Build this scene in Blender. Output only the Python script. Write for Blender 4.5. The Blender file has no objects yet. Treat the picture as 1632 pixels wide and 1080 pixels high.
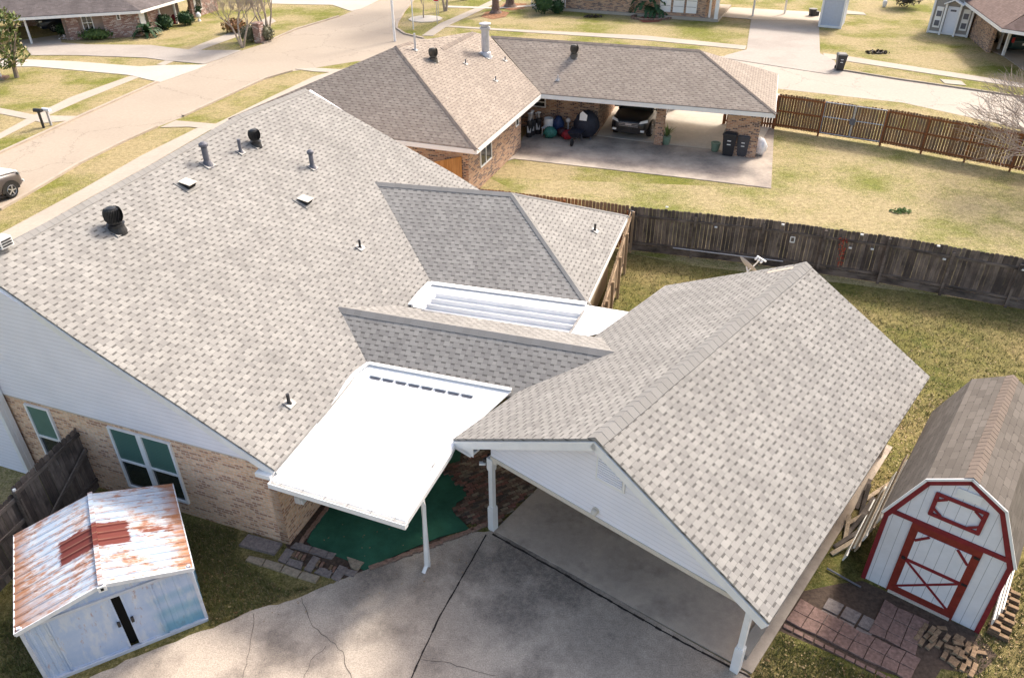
import bpy, bmesh, math, random
from mathutils import Vector as V, Matrix
import numpy as np
random.seed(7)
S=bpy.context.scene; COL=S.collection
R=math.radians
# ------------------------------------------------------------------ camera calibration (from vanishing points)
FL=1222.4; PIT=R(33.28); ROLL=R(-0.3); CH=13.5
cp,sp=math.cos(PIT),math.sin(PIT)
FW=V((0,cp,-sp)); RT0=V((1,0,0)); UP0=V((0,sp,cp))
RT=RT0*math.cos(ROLL)+UP0*math.sin(ROLL); UP=UP0*math.cos(ROLL)-RT0*math.sin(ROLL)
CAM=V((0,0,CH))
def ray(x,y): return FW+RT*((x-816)/FL)+UP*((540-y)/FL)
def G(x,y,z=0.0):
    "surveyed point of the photograph at known height z"
    d=ray(x,y); return CAM+d*((z-CH)/d.z)
def plane(a,b,c):
    n=(b-a).cross(c-a).normalized()
    return (a,n if n.z>0 else -n)
def on(pl,x,y):
    d=ray(x,y); return CAM+d*((pl[0]-CAM).dot(pl[1])/d.dot(pl[1]))
def zon(pl,p):
    a,n=pl; return V((p.x,p.y,a.z-((p.x-a.x)*n.x+(p.y-a.y)*n.y)/n.z))
def H(deg): return V((math.sin(R(deg)),math.cos(R(deg)),0))
class Fr:
    "local frame: u along heading, v to its right"
    def __init__(s,o,deg): s.o=V((o[0],o[1],0)); s.U=H(deg); s.V=H(deg+90); s.deg=deg
    def __call__(s,u,v,z=0): return s.o+s.U*u+s.V*v+V((0,0,z))
    def inv(s,p): q=p-s.o; return (q.dot(s.U),q.dot(s.V),p.z)
# ------------------------------------------------------------------ mesh builder
class MB:
    def __init__(s): s.v=[];s.f=[];s.uv=[];s.sm=[]
    def face(s,pts,uv=None,sm=False):
        pts=[V(p) for p in pts]; i=len(s.v); s.v+=pts; s.f.append(list(range(i,i+len(pts)))); s.sm.append(sm)
        if uv is None:
            n=V((0,0,0))
            for k in range(len(pts)):
                a,b=pts[k],pts[(k+1)%len(pts)]; n+=a.cross(b)
            if n.length<1e-12: n=V((0,0,1))
            n.normalize(); t=V((0,0,1)).cross(n)
            if t.length<0.05: t=s.hd if hasattr(s,'hd') else V((1,0,0))
            t.normalize(); w=n.cross(t)
            uv=[(p.dot(t),p.dot(w)) for p in pts]
        s.uv.append(uv)
    def box8(s,c):
        for q in ((0,3,2,1),(4,5,6,7),(0,1,5,4),(1,2,6,5),(2,3,7,6),(3,0,4,7)): s.face([c[k] for k in q])
    def box(s,c,sz,ax=None,ay=None,az=None):
        c=V(c);X=(ax or V((1,0,0)))*sz[0]/2;Y=(ay or V((0,1,0)))*sz[1]/2;Z=(az or V((0,0,1)))*sz[2]/2
        s.box8([c-X-Y-Z,c+X-Y-Z,c+X+Y-Z,c-X+Y-Z,c-X-Y+Z,c+X-Y+Z,c+X+Y+Z,c-X+Y+Z])
    def fbox(s,fr,u0,u1,v0,v1,z0,z1):
        P=[fr(u,v,z) for z in (z0,z1) for u,v in ((u0,v0),(u0,v1),(u1,v1),(u1,v0))]; s.box8(P)
    def beam(s,a,b,w,h,up=None,drop=0):
        "box from a to b; drop=1 hangs below the line"
        a=V(a);b=V(b);d=(b-a); L=d.length; d.normalize(); up=V(up) if up else V((0,0,1))
        sd=d.cross(up)
        if sd.length<1e-4: sd=d.cross(V((1,0,0)))
        sd.normalize(); u2=sd.cross(d).normalized()
        off=u2*(-h/2)*drop
        s.box((a+b)/2+off,(L,w,h),d,sd,u2)
    def prism(s,pts,th):
        "solid below polygon pts (drop vertically th)"
        pts=[V(p) for p in pts]; n=V((0,0,0))
        for k in range(len(pts)): n+=pts[k].cross(pts[(k+1)%len(pts)])
        if n.z<0: pts=pts[::-1]
        lo=[p-V((0,0,th)) for p in pts]; s.face(pts); s.face(lo[::-1])
        for k in range(len(pts)):
            j=(k+1)%len(pts); s.face([lo[k],lo[j],pts[j],pts[k]])
    def tube(s,a,b,r0,r1=None,n=8,cap=True,sm=True):
        a=V(a);b=V(b);r1=r0 if r1 is None else r1; d=(b-a).normalized()
        x=d.cross(V((0,0,1)));
        if x.length<1e-3: x=V((1,0,0))
        x.normalize(); y=d.cross(x)
        A=[a+(x*math.cos(2*math.pi*k/n)+y*math.sin(2*math.pi*k/n))*r0 for k in range(n)]
        B=[b+(x*math.cos(2*math.pi*k/n)+y*math.sin(2*math.pi*k/n))*r1 for k in range(n)]
        for k in range(n):
            j=(k+1)%n; s.face([A[j],A[k],B[k],B[j]],sm=sm)
        if cap: s.face(A); s.face(B[::-1])
    def lathe(s,c,prof,n=16,ax=None,sm=True):
        c=V(c); z=V(ax).normalized() if ax else V((0,0,1)); x=z.orthogonal().normalized(); y=z.cross(x)
        rings=[[c+z*h+(x*math.cos(2*math.pi*k/n)+y*math.sin(2*math.pi*k/n))*r for k in range(n)] for r,h in prof]
        for a,b in zip(rings,rings[1:]):
            for k in range(n):
                j=(k+1)%n; s.face([a[k],a[j],b[j],b[k]],sm=sm)
        if prof[0][0]>1e-3: s.face(rings[0][::-1])
        if prof[-1][0]>1e-3: s.face(rings[-1])
    def loft(s,rings,sm=True,cap=True):
        n=len(rings[0])
        for a,b in zip(rings,rings[1:]):
            for k in range(n):
                j=(k+1)%n; s.face([a[k],a[j],b[j],b[k]],sm=sm)
        if cap: s.face(rings[0][::-1]); s.face(rings[-1])
    def blob(s,c,r,n=10,m=6,j=0.0,sc=(1,1,1)):
        c=V(c);rg=[]
        for i in range(m+1):
            t=math.pi*i/m; rg.append([c+V((math.sin(t)*math.cos(2*math.pi*k/n)*sc[0],math.sin(t)*math.sin(2*math.pi*k/n)*sc[1],-math.cos(t)*sc[2]))*r*(1+random.uniform(-j,j)) for k in range(n)])
        s.loft(rg,cap=False)
    def obj(s,name,mat,parent=None,weld=False):
        off=parent_world(parent)
        vs=[tuple(p-off) for p in s.v]
        me=bpy.data.meshes.new(name); me.from_pydata(vs,[],s.f)
        ul=me.uv_layers.new(name='UVMap'); flat=[c for f in s.uv for u in f for c in u]
        ul.data.foreach_set('uv',flat)
        me.polygons.foreach_set('use_smooth',s.sm)
        me.materials.append(mat)
        if weld:
            bm=bmesh.new(); bm.from_mesh(me); bmesh.ops.remove_doubles(bm,verts=bm.verts,dist=1e-4); bmesh.ops.recalc_face_normals(bm,faces=bm.faces); bm.to_mesh(me); bm.free()
        me.update()
        o=bpy.data.objects.new(name,me); COL.objects.link(o)
        if parent: o.parent=parent
        return o
def parent_world(p):
    t=V((0,0,0))
    while p: t+=p.location; p=p.parent
    return t
def thing(name,label,cat,loc=(0,0,0),group=None):
    o=bpy.data.objects.new(name,None); COL.objects.link(o); o.location=loc; o.empty_display_size=.2
    o['label']=label; o['category']=cat
    if group: o['group']=group
    return o
def tag(o,label,cat,group=None):
    o['label']=label; o['category']=cat
    if group: o['group']=group
    return o
def kids(o): return [c for c in COL.objects if c.parent==o]
def dup(root,loc,rz=0,label=None,sc=None):
    r=root.copy(); COL.objects.link(r); r.location=loc; r.rotation_euler=(0,0,rz)
    if sc: r.scale=sc
    if label: r['label']=label
    for ch in kids(root):
        c=ch.copy(); COL.objects.link(c); c.parent=r
        for g in kids(ch):
            d=g.copy(); COL.objects.link(d); d.parent=c
    return r
def struct(name,mb,mat,kind='structure'):
    o=mb.obj(name,mat); o['kind']=kind; return o
# ------------------------------------------------------------------ materials
class M:
    def __init__(s,name,rough=.8,spec=.3,metal=0):
        s.m=bpy.data.materials.new(name); s.m.use_nodes=True; s.t=s.m.node_tree; s.b=s.t.nodes['Principled BSDF']
        s.b.inputs['Roughness'].default_value=rough; s.b.inputs['Specular IOR Level'].default_value=spec; s.b.inputs['Metallic'].default_value=metal
    def n(s,typ,ins=None,**kw):
        nd=s.t.nodes.new('ShaderNode'+typ)
        for k,v in kw.items(): setattr(nd,k,v)
        for k,v in (ins or {}).items():
            if isinstance(v,bpy.types.NodeSocket): s.t.links.new(v,nd.inputs[k])
            elif isinstance(v,M0): s.t.links.new(v.s,nd.inputs[k])
            else: nd.inputs[k].default_value=v
        return nd
    def ma(s,op,a,b=0.0,c=0.0,clamp=False):
        nd=s.n('Math',{0:a,1:b,2:c},operation=op,use_clamp=clamp); return nd.outputs[0]
    def mix(s,f,a,b,mode='MIX'):
        if isinstance(a,tuple): a=(*a,1)
        if isinstance(b,tuple): b=(*b,1)
        nd=s.t.nodes.new('ShaderNodeMix'); nd.data_type='RGBA'; nd.blend_type=mode
        for k,v in ((0,f),(6,a),(7,b)):
            if isinstance(v,bpy.types.NodeSocket): s.t.links.new(v,nd.inputs[k])
            else: nd.inputs[k].default_value=v
        return nd.outputs[2]
    def uv(s): return s.n('TexCoord').outputs['UV']
    def pos(s): return s.n('TexCoord').outputs['Object']
    def wpos(s): return s.n('NewGeometry').outputs['Position']
    def xyz(s,v): nd=s.n('SeparateXYZ',{0:v}); return nd.outputs
    def comb(s,x,y,z=0.0): return s.n('CombineXYZ',{0:x,1:y,2:z}).outputs[0]
    def noise(s,vec,scale,det=4,rough=.55,out=0,dist=0.0): return s.n('TexNoise',{'Vector':vec,'Scale':scale,'Detail':det,'Roughness':rough,'Distortion':dist}).outputs[out]
    def wn(s,vec): nd=s.n('TexWhiteNoise',{'Vector':vec}); return nd.outputs[0]
    def rng(s,x,a,b,c=0.0,d=1.0): return s.n('MapRange',{0:x,1:a,2:b,3:c,4:d}).outputs[0]
    def base(s,c):
        if isinstance(c,tuple): s.b.inputs['Base Color'].default_value=(*c,1)
        else: s.t.links.new(c,s.b.inputs['Base Color'])
    def bump(s,h,st=.4,dist=.01):
        nd=s.n('Bump',{'Height':h,'Strength':st,'Distance':dist}); s.t.links.new(nd.outputs[0],s.b.inputs['Normal'])
    def rough(s,x): s.t.links.new(x,s.b.inputs['Roughness'])
class M0: pass
def plain(name,c,rough=.6,metal=0,var=.12,scale=6,spec=.3):
    m=M(name,rough,spec,metal); n=m.noise(m.pos(),scale,5,.6)
    f=m.rng(n,.3,.7,1-var,1+var); m.base(m.mix(1.0,c,m.comb(f,f,f),'MULTIPLY')); return m.m
def shingle(name,c1,c2,dash,exp=.143,cell=.30,dashw=.45,dasht=.30,line=.55,streak=0.0,wav=0.0):
    m=M(name,.9,.15); x,y,_=m.xyz(m.uv())[:3]
    if wav: 
        wv=m.noise(m.uv(),.6,2); y=m.ma('ADD',y,m.ma('MULTIPLY',m.ma('SUBTRACT',wv,.5),wav))
    yy=m.ma('DIVIDE',y,exp); row=m.ma('FLOOR',yy); fy=m.ma('FRACT',yy)
    rr=m.wn(m.comb(row,3.7)); xx=m.ma('ADD',m.ma('DIVIDE',x,cell),m.ma('ADD',m.ma('MULTIPLY',row,.43),m.ma('MULTIPLY',rr,.22)))
    ce=m.ma('FLOOR',xx); fx=m.ma('FRACT',xx)
    r1=m.wn(m.comb(ce,row)); thr=m.ma('ADD',m.ma('MULTIPLY',r1,.22),dashw-.11)
    tooth=m.ma('LESS_THAN',fx,thr)
    r2=m.wn(m.comb(m.ma('ADD',m.ma('MULTIPLY',ce,2.0),tooth),row,5.0))
    d=m.ma('MULTIPLY',tooth,m.ma('GREATER_THAN',fy,1-dasht))
    ln=m.ma('LESS_THAN',fy,.07)
    col=m.mix(r2,c1,c2)
    big=m.noise(m.uv(),.35,3,.6); fine=m.noise(m.uv(),90,2,.7); mid=m.noise(m.uv(),2.2,3,.6)
    f=m.ma('MULTIPLY',m.rng(big,.3,.7,.93,1.06),m.ma('MULTIPLY',m.rng(fine,.25,.75,.86,1.14),m.rng(mid,.3,.7,.95,1.05)))
    if streak:
        sx=m.noise(m.comb(m.ma('MULTIPLY',x,1.3),m.ma('MULTIPLY',y,.18)),1.0,4,.6); f=m.ma('MULTIPLY',f,m.rng(sx,.35,.65,1-streak,1.0))
    col=m.mix(1.0,col,m.comb(f,f,f),'MULTIPLY')
    col=m.mix(m.ma('MULTIPLY',d,.92),col,dash)
    col=m.mix(m.ma('MULTIPLY',ln,line),col,dash)
    edge=m.ma('MULTIPLY',m.ma('LESS_THAN',m.ma('ABSOLUTE',m.ma('SUBTRACT',fx,thr)),.02),.35)
    col=m.mix(edge,col,dash)
    m.base(col)
    h=m.ma('ADD',m.ma('MULTIPLY',m.ma('SUBTRACT',1.0,fy),1.0),m.ma('MULTIPLY',m.ma('SUBTRACT',1.0,tooth),.6))
    h=m.ma('ADD',h,m.ma('MULTIPLY',fine,.25)); m.bump(h,.55,.008)
    return m.m
def capmat(name,c1,c2,dash,per=.2):
    m=M(name,.9,.15); x,y,_=m.xyz(m.uv())[:3]; k=m.ma('DIVIDE',x,per); ce=m.ma('FLOOR',k); fx=m.ma('FRACT',k)
    r=m.wn(m.comb(ce,1.0)); col=m.mix(r,c1,c2); fine=m.noise(m.uv(),80,2,.7); f=m.rng(fine,.25,.75,.86,1.12)
    col=m.mix(1.0,col,m.comb(f,f,f),'MULTIPLY'); m.base(col); m.bump(fine,.3,.004); return m.m
def brick(name,c1,c2,mortar,c3=None,w=.22,h=.075,off=.5,bias=0.0,ms=.012):
    m=M(name,.9,.15); uv=m.uv(); wv=m.n('VectorMath',{0:uv,1:m.n('VectorMath',{0:m.noise(uv,9,2,out=1),3:.012},operation='SCALE').outputs[0]},operation='ADD').outputs[0]
    b=m.n('TexBrick',{'Vector':wv,'Color1':(*c1,1),'Color2':(*c2,1),'Mortar':(*mortar,1),'Scale':1.0,'Mortar Size':ms,'Mortar Smooth':.2,'Bias':bias,'Brick Width':w,'Row Height':h},offset=off)
    x,y,_=m.xyz(uv)[:3]; row=m.ma('FLOOR',m.ma('DIVIDE',y,h)); ce=m.ma('FLOOR',m.ma('ADD',m.ma('DIVIDE',x,w),m.ma('MULTIPLY',row,.5)))
    r=m.wn(m.comb(ce,row)); col=b.outputs[0]
    if c3: col=m.mix(m.ma('MULTIPLY',m.ma('GREATER_THAN',r,.72),m.ma('SUBTRACT',1.0,b.outputs[1])),col,c3)
    nn=m.noise(uv,14,4,.65); f=m.ma('MULTIPLY',m.rng(nn,.3,.7,.8,1.15),m.rng(m.noise(uv,.8,3),.3,.7,.88,1.1)); col=m.mix(1.0,col,m.comb(f,f,f),'MULTIPLY'); m.base(col)
    m.bump(m.ma('ADD',m.ma('MULTIPLY',b.outputs[1],-1.0),m.ma('MULTIPLY',nn,.4)),.6,.008); return m.m
def siding(name,c,h=.115,dk=.75):
    m=M(name,.5,.35); x,y,_=m.xyz(m.uv())[:3]; fy=m.ma('FRACT',m.ma('DIVIDE',y,h))
    ln=m.ma('LESS_THAN',fy,.1); col=m.mix(m.ma('MULTIPLY',ln,.6),c,tuple(q*dk for q in c))
    n=m.noise(m.uv(),1.2,4); f=m.rng(n,.3,.7,.95,1.03); m.base(m.mix(1.0,col,m.comb(f,f,f),'MULTIPLY'))
    m.bump(m.ma('SUBTRACT',1.0,fy),.7,.012); return m.m
def planks(name,c1,c2,w=.14,dark=None,vert=True,streak=1.0,rough=.9,grain=1.0):
    m=M(name,rough,.15); x,y,_=m.xyz(m.uv())[:3]
    if not vert: x,y=y,x
    ce=m.ma('FLOOR',m.ma('DIVIDE',x,w)); fx=m.ma('FRACT',m.ma('DIVIDE',x,w)); r=m.wn(m.comb(ce,2.0)); col=m.mix(r,c1,c2)
    g=m.noise(m.comb(m.ma('MULTIPLY',x,28.0),m.ma('ADD',m.ma('MULTIPLY',y,1.6),m.ma('MULTIPLY',r,20.0))),1.0,5,.7)
    f=m.rng(g,.25,.75,1-.45*grain,1+.4*grain); col=m.mix(1.0,col,m.comb(f,f,f),'MULTIPLY')
    if dark:
        b=m.noise(m.comb(m.ma('MULTIPLY',x,1.4),m.ma('MULTIPLY',y,.9)),1.0,4,.65); col=m.mix(m.rng(b,.42,.62,0.0,streak),col,dark)
    m.base(col); m.bump(g,.5,.006); return m.m
def concrete(name,c,stain,amt=.5,sc=.5,agg=0.0,cracks=0.0,blobs=(),lo=.45,hi=.65,warm=None):
    m=M(name,.88,.2); p=m.pos(); n1=m.noise(p,sc,6,.62); n2=m.noise(p,6,4,.6); n3=m.noise(p,60 if not agg else 38,3,.75)
    col=m.mix(m.rng(n2,.3,.7),tuple(q*.92 for q in c),tuple(min(1,q*1.06) for q in c))
    msk=m.ma('MULTIPLY',m.rng(n1,lo,hi),amt)
    for (bx,by,br,ba) in blobs:
        d=m.n('VectorMath',{0:p,1:(bx,by,0)},operation='DISTANCE').outputs['Value']
        dd=m.ma('ADD',d,m.ma('MULTIPLY',m.ma('SUBTRACT',m.noise(p,2.3,4,.65),.5),br*1.1))
        msk=m.ma('MAXIMUM',msk,m.ma('MULTIPLY',m.rng(dd,br*.35,br,1.0,0.0),ba))
    msk=m.ma('MULTIPLY',msk,m.rng(m.noise(p,9,4,.7),.25,.6,.55,1.0))
    col=m.mix(msk,col,stain)
    f=m.rng(n3,.25,.75,1-.12-agg,1+.1+agg); col=m.mix(1.0,col,m.comb(f,f,f),'MULTIPLY')
    if cracks:
        wp=m.n('VectorMath',{0:p,1:m.n('VectorMath',{0:m.noise(p,1.1,5,.7,out=1),3:cracks},operation='SCALE').outputs[0]},operation='ADD').outputs[0]
        vo=m.n('TexVoronoi',{'Vector':wp,'Scale':.16},feature='DISTANCE_TO_EDGE').outputs['Distance']
        col=m.mix(m.ma('MULTIPLY',m.ma('LESS_THAN',vo,.0035),.55),col,tuple(q*.45 for q in c))
    m.base(col); m.bump(n3,.35,.004); return m.m
def grass(name,g1,g2,tan,tanamt=.5,sc=.3,leaf=None,leafamt=0.0,green=None,lo=.42,hi=.6):
    m=M(name,.95,.1); p=m.pos(); nb=m.noise(p,sc,6,.65); nm=m.noise(p,2.2,5,.7); nf=m.noise(p,16,4,.8); nff=m.noise(p,45,3,.8)
    col=m.mix(m.rng(nm,.35,.65),g1,g2); n5=m.noise(p,4.5,3,.7)
    t=m.ma('MULTIPLY',m.rng(m.ma('ADD',m.ma('MULTIPLY',nb,.6),m.ma('MULTIPLY',nf,.4)),lo,hi),tanamt)
    col=m.mix(t,col,tan)
    f=m.ma('MULTIPLY',m.ma('MULTIPLY',m.rng(nf,.28,.72,.6,1.4),m.rng(nff,.3,.7,.72,1.28)),m.rng(n5,.33,.67,.74,1.26)); col=m.mix(1.0,col,m.comb(f,f,f),'MULTIPLY')
    if leaf:
        vo=m.n('TexVoronoi',{'Vector':p,'Scale':13.0}); d=vo.outputs['Distance']; cc=m.xyz(vo.outputs['Color'])
        k=m.ma('MULTIPLY',m.ma('LESS_THAN',d,.28),m.ma('LESS_THAN',cc[0],m.rng(m.noise(p,.9,4,.6),.4,.65,0.0,leafamt)))
        lc=m.mix(cc[1],leaf,tuple(min(1,q*1.9) for q in leaf)); col=m.mix(m.ma('MULTIPLY',k,.85),col,lc)
    m.base(col); m.bump(m.ma('ADD',nf,nff),.9,.03); return m.m
# ================================================================== materials used
m_sh=shingle('shingle_grey',(.252,.240,.224),(.325,.311,.287),(.112,.105,.097),dashw=.44,dasht=.28,cell=.25,line=.42,streak=.10)
m_cap=capmat('shingle_grey_cap',(.235,.225,.21),(.265,.255,.24),(.2,.2,.2))
m_tan=shingle('shingle_tan',(.26,.215,.178),(.34,.288,.238),(.13,.105,.085),dashw=.3,dasht=.25,line=.7,cell=.34)
m_tancap=capmat('shingle_tan_cap',(.2,.165,.14),(.27,.22,.18),(.2,.2,.2))
m_brickA=brick('brick_buff',(.68,.40,.24),(.80,.56,.37),(.68,.54,.42),(.46,.25,.16))
m_brickN=brick('brick_tan',(.38,.2,.12),(.56,.37,.23),(.46,.37,.3),(.11,.07,.065),bias=-.1)
m_brickR=brick('brick_old_red',(.25,.12,.10),(.42,.28,.23),(.3,.22,.19),(.55,.46,.42))
m_sid=siding('siding_white',(.82,.81,.86),h=.115,dk=.72)
m_white=plain('white_paint',(.8,.79,.77),.45,var=.05,scale=3)
m_wmetal=plain('white_metal_roof',(.82,.82,.81),.4,var=.03,scale=1.5)
m_ivory=plain('soffit_ivory',(.62,.56,.47),.6,var=.05)
m_black=plain('black_metal',(.018,.018,.02),.45,var=.3,spec=.5)
m_grey=plain('grey_metal',(.13,.13,.15),.5,var=.2)
m_galv=plain('galvanised',(.5,.5,.52),.4,metal=.4,var=.1)
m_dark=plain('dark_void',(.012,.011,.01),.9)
m_lead=plain('flashing_grey',(.28,.27,.26),.55,metal=.3,var=.15)
m_glass=plain('window_glass',(.012,.02,.022),.08,spec=.8,var=.1)
def blind_mat():
    m=M('green_blind',.35,.5); x,y,_=m.xyz(m.uv())[:3]; fy=m.ma('FRACT',m.ma('DIVIDE',y,.05)); m.base(m.mix(m.rng(fy,0,1),(.05,.115,.095),(.1,.2,.165))); return m.m
m_blind=blind_mat()
m_blindp=plain('green_curtain',(.11,.2,.16),.4,var=.1,scale=2)
m_turf=None
def turf_mat():
    m=M('green_carpet',.95,.1); p=m.pos(); n=m.noise(p,120,2,.7); b=m.noise(p,1.1,5,.7); f=m.ma('MULTIPLY',m.rng(n,.3,.7,.75,1.25),m.rng(b,.32,.68,.65,1.2)); m.base(m.mix(1.0,(.04,.135,.082),m.comb(f,f,f),'MULTIPLY')); m.bump(n,.4,.005); return m.m
m_turf=turf_mat()
m_fdark=planks('fence_dark_wood',(.10,.08,.07),(.25,.205,.175),.14,(.05,.043,.042),streak=.8)
m_frail=planks('fence_rail_grey',(.14,.115,.10),(.24,.2,.17),3,(.06,.05,.045),vert=False)
m_fbrown=planks('fence_brown_wood',(.20,.10,.05),(.32,.185,.10),.14,(.15,.125,.11),streak=.6)
m_fbrail=planks('fence_brown_rail',(.22,.085,.035),(.3,.13,.06),3,None,vert=False)
m_fnew=planks('fence_tan_wood',(.27,.19,.12),(.45,.34,.23),.14,(.12,.08,.06),streak=.5)
m_orange=planks('gate_orange_wood',(.42,.19,.06),(.55,.27,.1),.14,None)

# ================================================================== MAIN HOUSE
O=G(462,868); MH=Fr(O,20.0)
EZ=2.5
def main_z(v): return EZ+.5*(.15-v)
plM=plane(MH(0,.15,EZ),MH(10,.15,EZ),MH(0,-6.85,EZ+3.5))
house=thing('house','low house with long pale grey shingle roof, buff brick end wall and white siding gable','house',MH(0,0,0))
def roofslab(name,polys,mat,parent,th=.06):
    mb=MB()
    for p in polys: mb.prism(p,th)
    return mb.obj(name,mat,parent)
RN=MH(-.25,-7.15,main_z(-7.15))
ridge=[on(plM,0,397),on(plM,130,325),on(plM,255,256),on(plM,380,184),on(plM,487,142)]
u_,v_,_=MH.inv(ridge[0]); RN=MH(-.25,v_-.25,main_z(v_-.25))
ridge=[RN]+ridge
far=[on(plM,640,229.5),on(plM,724,277),on(plM,770,306)]
farE=MH(MH.inv(far[-1])[0]+.1,.15,EZ)
nearE=on(plM,437,748)
rakeN=[on(plM,0,455),on(plM,122,540),on(plM,280,643)]
top=ridge+far+[farE,nearE]+rakeN[::-1]
# street-side slope (mirror), out of sight from here
bk=[]
rv=MH.inv(ridge[-1])[1]
back=[ridge[0]]+ridge[1:]+[MH(MH.inv(ridge[-1])[0],rv-7,EZ),MH(-.25,rv-7,EZ)]
mb=MB(); mb.prism(top,.06); r_main=mb.obj('roof',m_sh,house)
mb=MB()
for a,b in zip(ridge,ridge[1:]):
    fa,fb=MH.inv(a),MH.inv(b); mb.prism([a,b,MH(fb[0],rv-7,EZ),MH(fa[0],rv-7,EZ)],.06)
mb.obj('roof',m_sh,house)
def caps(mb,a,b,nl,nr,w=.16,exp=.2):
    "overlapping ridge cap pieces from a to b; nl,nr = downslope unit vectors of the two sides"
    a=V(a);b=V(b); L=(b-a).length; d=(b-a).normalized(); k=int(L/exp)
    up=V((0,0,1))
    for i in range(k+1):
        s0=a+d*(i*exp); s1=a+d*min(L,i*exp+exp*1.3)
        j=random.uniform(-.006,.006)
        for q in (nl,nr):
            p=[s0+up*.030,s1+up*.023,s1+q*(w+j)+up*.012,s0+q*(w+j)+up*.018]
            lo=[x-up*.04 for x in p]
            u0=i*exp+.01; uv=[(u0,0),(u0+.17,0),(u0+.17,.15),(u0,.15)]
            nn=(p[1]-p[0]).cross(p[2]-p[0])
            if nn.z<0: mb.face(p[::-1],uv[::-1])
            else: mb.face(p,uv)
            mb.face([lo[0],lo[3],p[3],p[0]],[(u0,0)]*4); mb.face([lo[3],lo[2],p[2],p[3]],[(u0,0)]*4)
def dn(pl,axis):
    "downslope unit vector of plane"
    n=pl[1]; h=V((n.x,n.y,0)).normalized(); d=h-n*h.dot(n); d.normalize(); 
    return d if d.z<0 else -d
cm=MB(); dM=dn(plM,None); dMb=V((-dM.x,-dM.y,dM.z))
for a,b in zip(ridge,ridge[1:]): caps(cm,a,b,dM,dMb)
cm.obj('ridge_cap',m_cap,house)
# --- wing
WZ=2.5
w2=G(935,482,WZ); w3=G(1000,344,WZ)
wv=on(plM,690,455); w1=G(815,308,4.15)
plW=plane(wv+V((0,0,0)),w2,w1); w0=on(plW,600,291); w0=w0+(w0-w1).normalized()*.05
mid=(w2+w3)/2
wf=w3+(wv-w2)
roof_w=MB(); roof_w.prism([w0,w1,w2,wv-(w2-wv).normalized()*.1],.06)
roof_w.prism([w1,w3,w2],.06)
w0z=zon(plM,w0); roof_w.prism([w0,w1,w3,wf-(w3-wf).normalized()*1.5],.06)
roof_w.obj('wing_roof',m_sh,house)
plWh=plane(w2,w3,w1); plWf=plane(w3,w1,w0)
cm=MB(); caps(cm,w1,w0,dn(plW,0),dn(plWf,0)); caps(cm,w2,w1,dn(plW,0)*1.0,dn(plWh,0),w=.17); caps(cm,w3,w1,dn(plWf,0),dn(plWh,0),w=.1)
cm.obj('ridge_cap',m_cap,house)
# --- connector roof
c0=on(plM,540,490); CZ=c0.z; c1=G(975,561,CZ)
cdir=(c1-c0).normalized(); perp=V((cdir.y,-cdir.x,0)); perp=perp if perp.y<0 else -perp
ce0=on(plM,592,592); ce0=V((ce0.x,ce0.y,ce0.z)); 
dist=(ce0-c0).dot(perp); ce1=c1+perp*dist; ce1.z=ce0.z; ce0=ce1-cdir*((ce1-ce0).dot(cdir)+.15); ce0.z=ce1.z
plC=plane(ce0,ce1,c1)
cf0=c0-perp*1.3; cf0.z=CZ-.5; cf1=c1-perp*1.3; cf1.z=CZ-.5
mb=MB(); mb.prism([c0-cdir*.1,c1+cdir*.5,ce1+cdir*.4,ce0],.06); mb.prism([c0-cdir*.1,c1+cdir*.5,cf1+cdir*.5,cf0-cdir*.3],.06)
mb.obj('connector_roof',m_sh,house)
cm=MB(); plCf=plane(cf0,cf1,c0); caps(cm,c1+cdir*.05,c0,dn(plC,0),dn(plCf,0),w=.17); cm.obj('ridge_cap',m_cap,house)
# --- walls
UF=MH.inv(far[-1])[0]-.3
mb=MB(); mb.face([MH(0,0,0),MH(0,0,2.42),MH(0,-13.8,2.42),MH(0,-13.8,0)][::-1]); 
mb.fbox(MH,0,4.6,-.22,0,0,2.4); mb.fbox(MH,6.3,UF,-.22,0,0,2.4); mb.fbox(MH,0.002,.22,-13.8,-.22,0,2.42); mb.fbox(MH,UF-.22,UF,-13.8,-.22,0,2.4); mb.fbox(MH,.22,UF-.22,-13.8,-13.6,0,2.4); mb.fbox(MH,4.6,6.3,-.22,-.02,0,2.4)
mb.v=mb.v[4:] if False else mb.v
mb.obj('brick_wall',m_brickA,house)
# siding gable
mb=MB()
zt=lambda v: main_z(v)-.1
pk=rv
def gable(u,th,mb):
    A=[(.0,2.42),(.0,zt(0)),(pk,zt(pk)),(2*pk,zt(0)),(2*pk,2.42)]
    P=[MH(u,v,z) for v,z in A]; Q=[MH(u+th,v,z) for v,z in A]; n=len(P)
    mb.face(P); mb.face(Q[::-1])
    for k in range(n): j=(k+1)%n; mb.face([P[j],P[k],Q[k],Q[j]])
gable(-.03,.2,mb); mb.obj('siding_gable',m_sid,house)
mb=MB(); gable(UF-.1,.12,mb); mb.obj('siding_gable',m_sid,house)
# rake board along near gable and a small soffit return
mb=MB()
rk=[nearE]+rakeN[::-1]+[RN]
for a,b in zip(rk,rk[1:]): mb.beam(a-V((0,0,.065)),b-V((0,0,.065)),.05,.17,drop=1)
mb.fbox(MH,-.25,.0,-.25,.12,2.26,2.36)
mb.obj('rake_board',m_white,house)
mb=MB(); a,b=far[-1],ridge[-1]
for p,q in ((ridge[-1],far[0]),(far[0],far[2])): mb.beam(p-V((0,0,.16))-MH.U*.3,q-V((0,0,.16))-MH.U*.3,.04,.12,drop=1)
mb.obj('rake_board',m_white,house)
mb=MB(); mb.fbox(MH,-.03,.0,-13.8,0,2.40,2.44); mb.obj('siding_trim',m_ivory,house)
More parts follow.
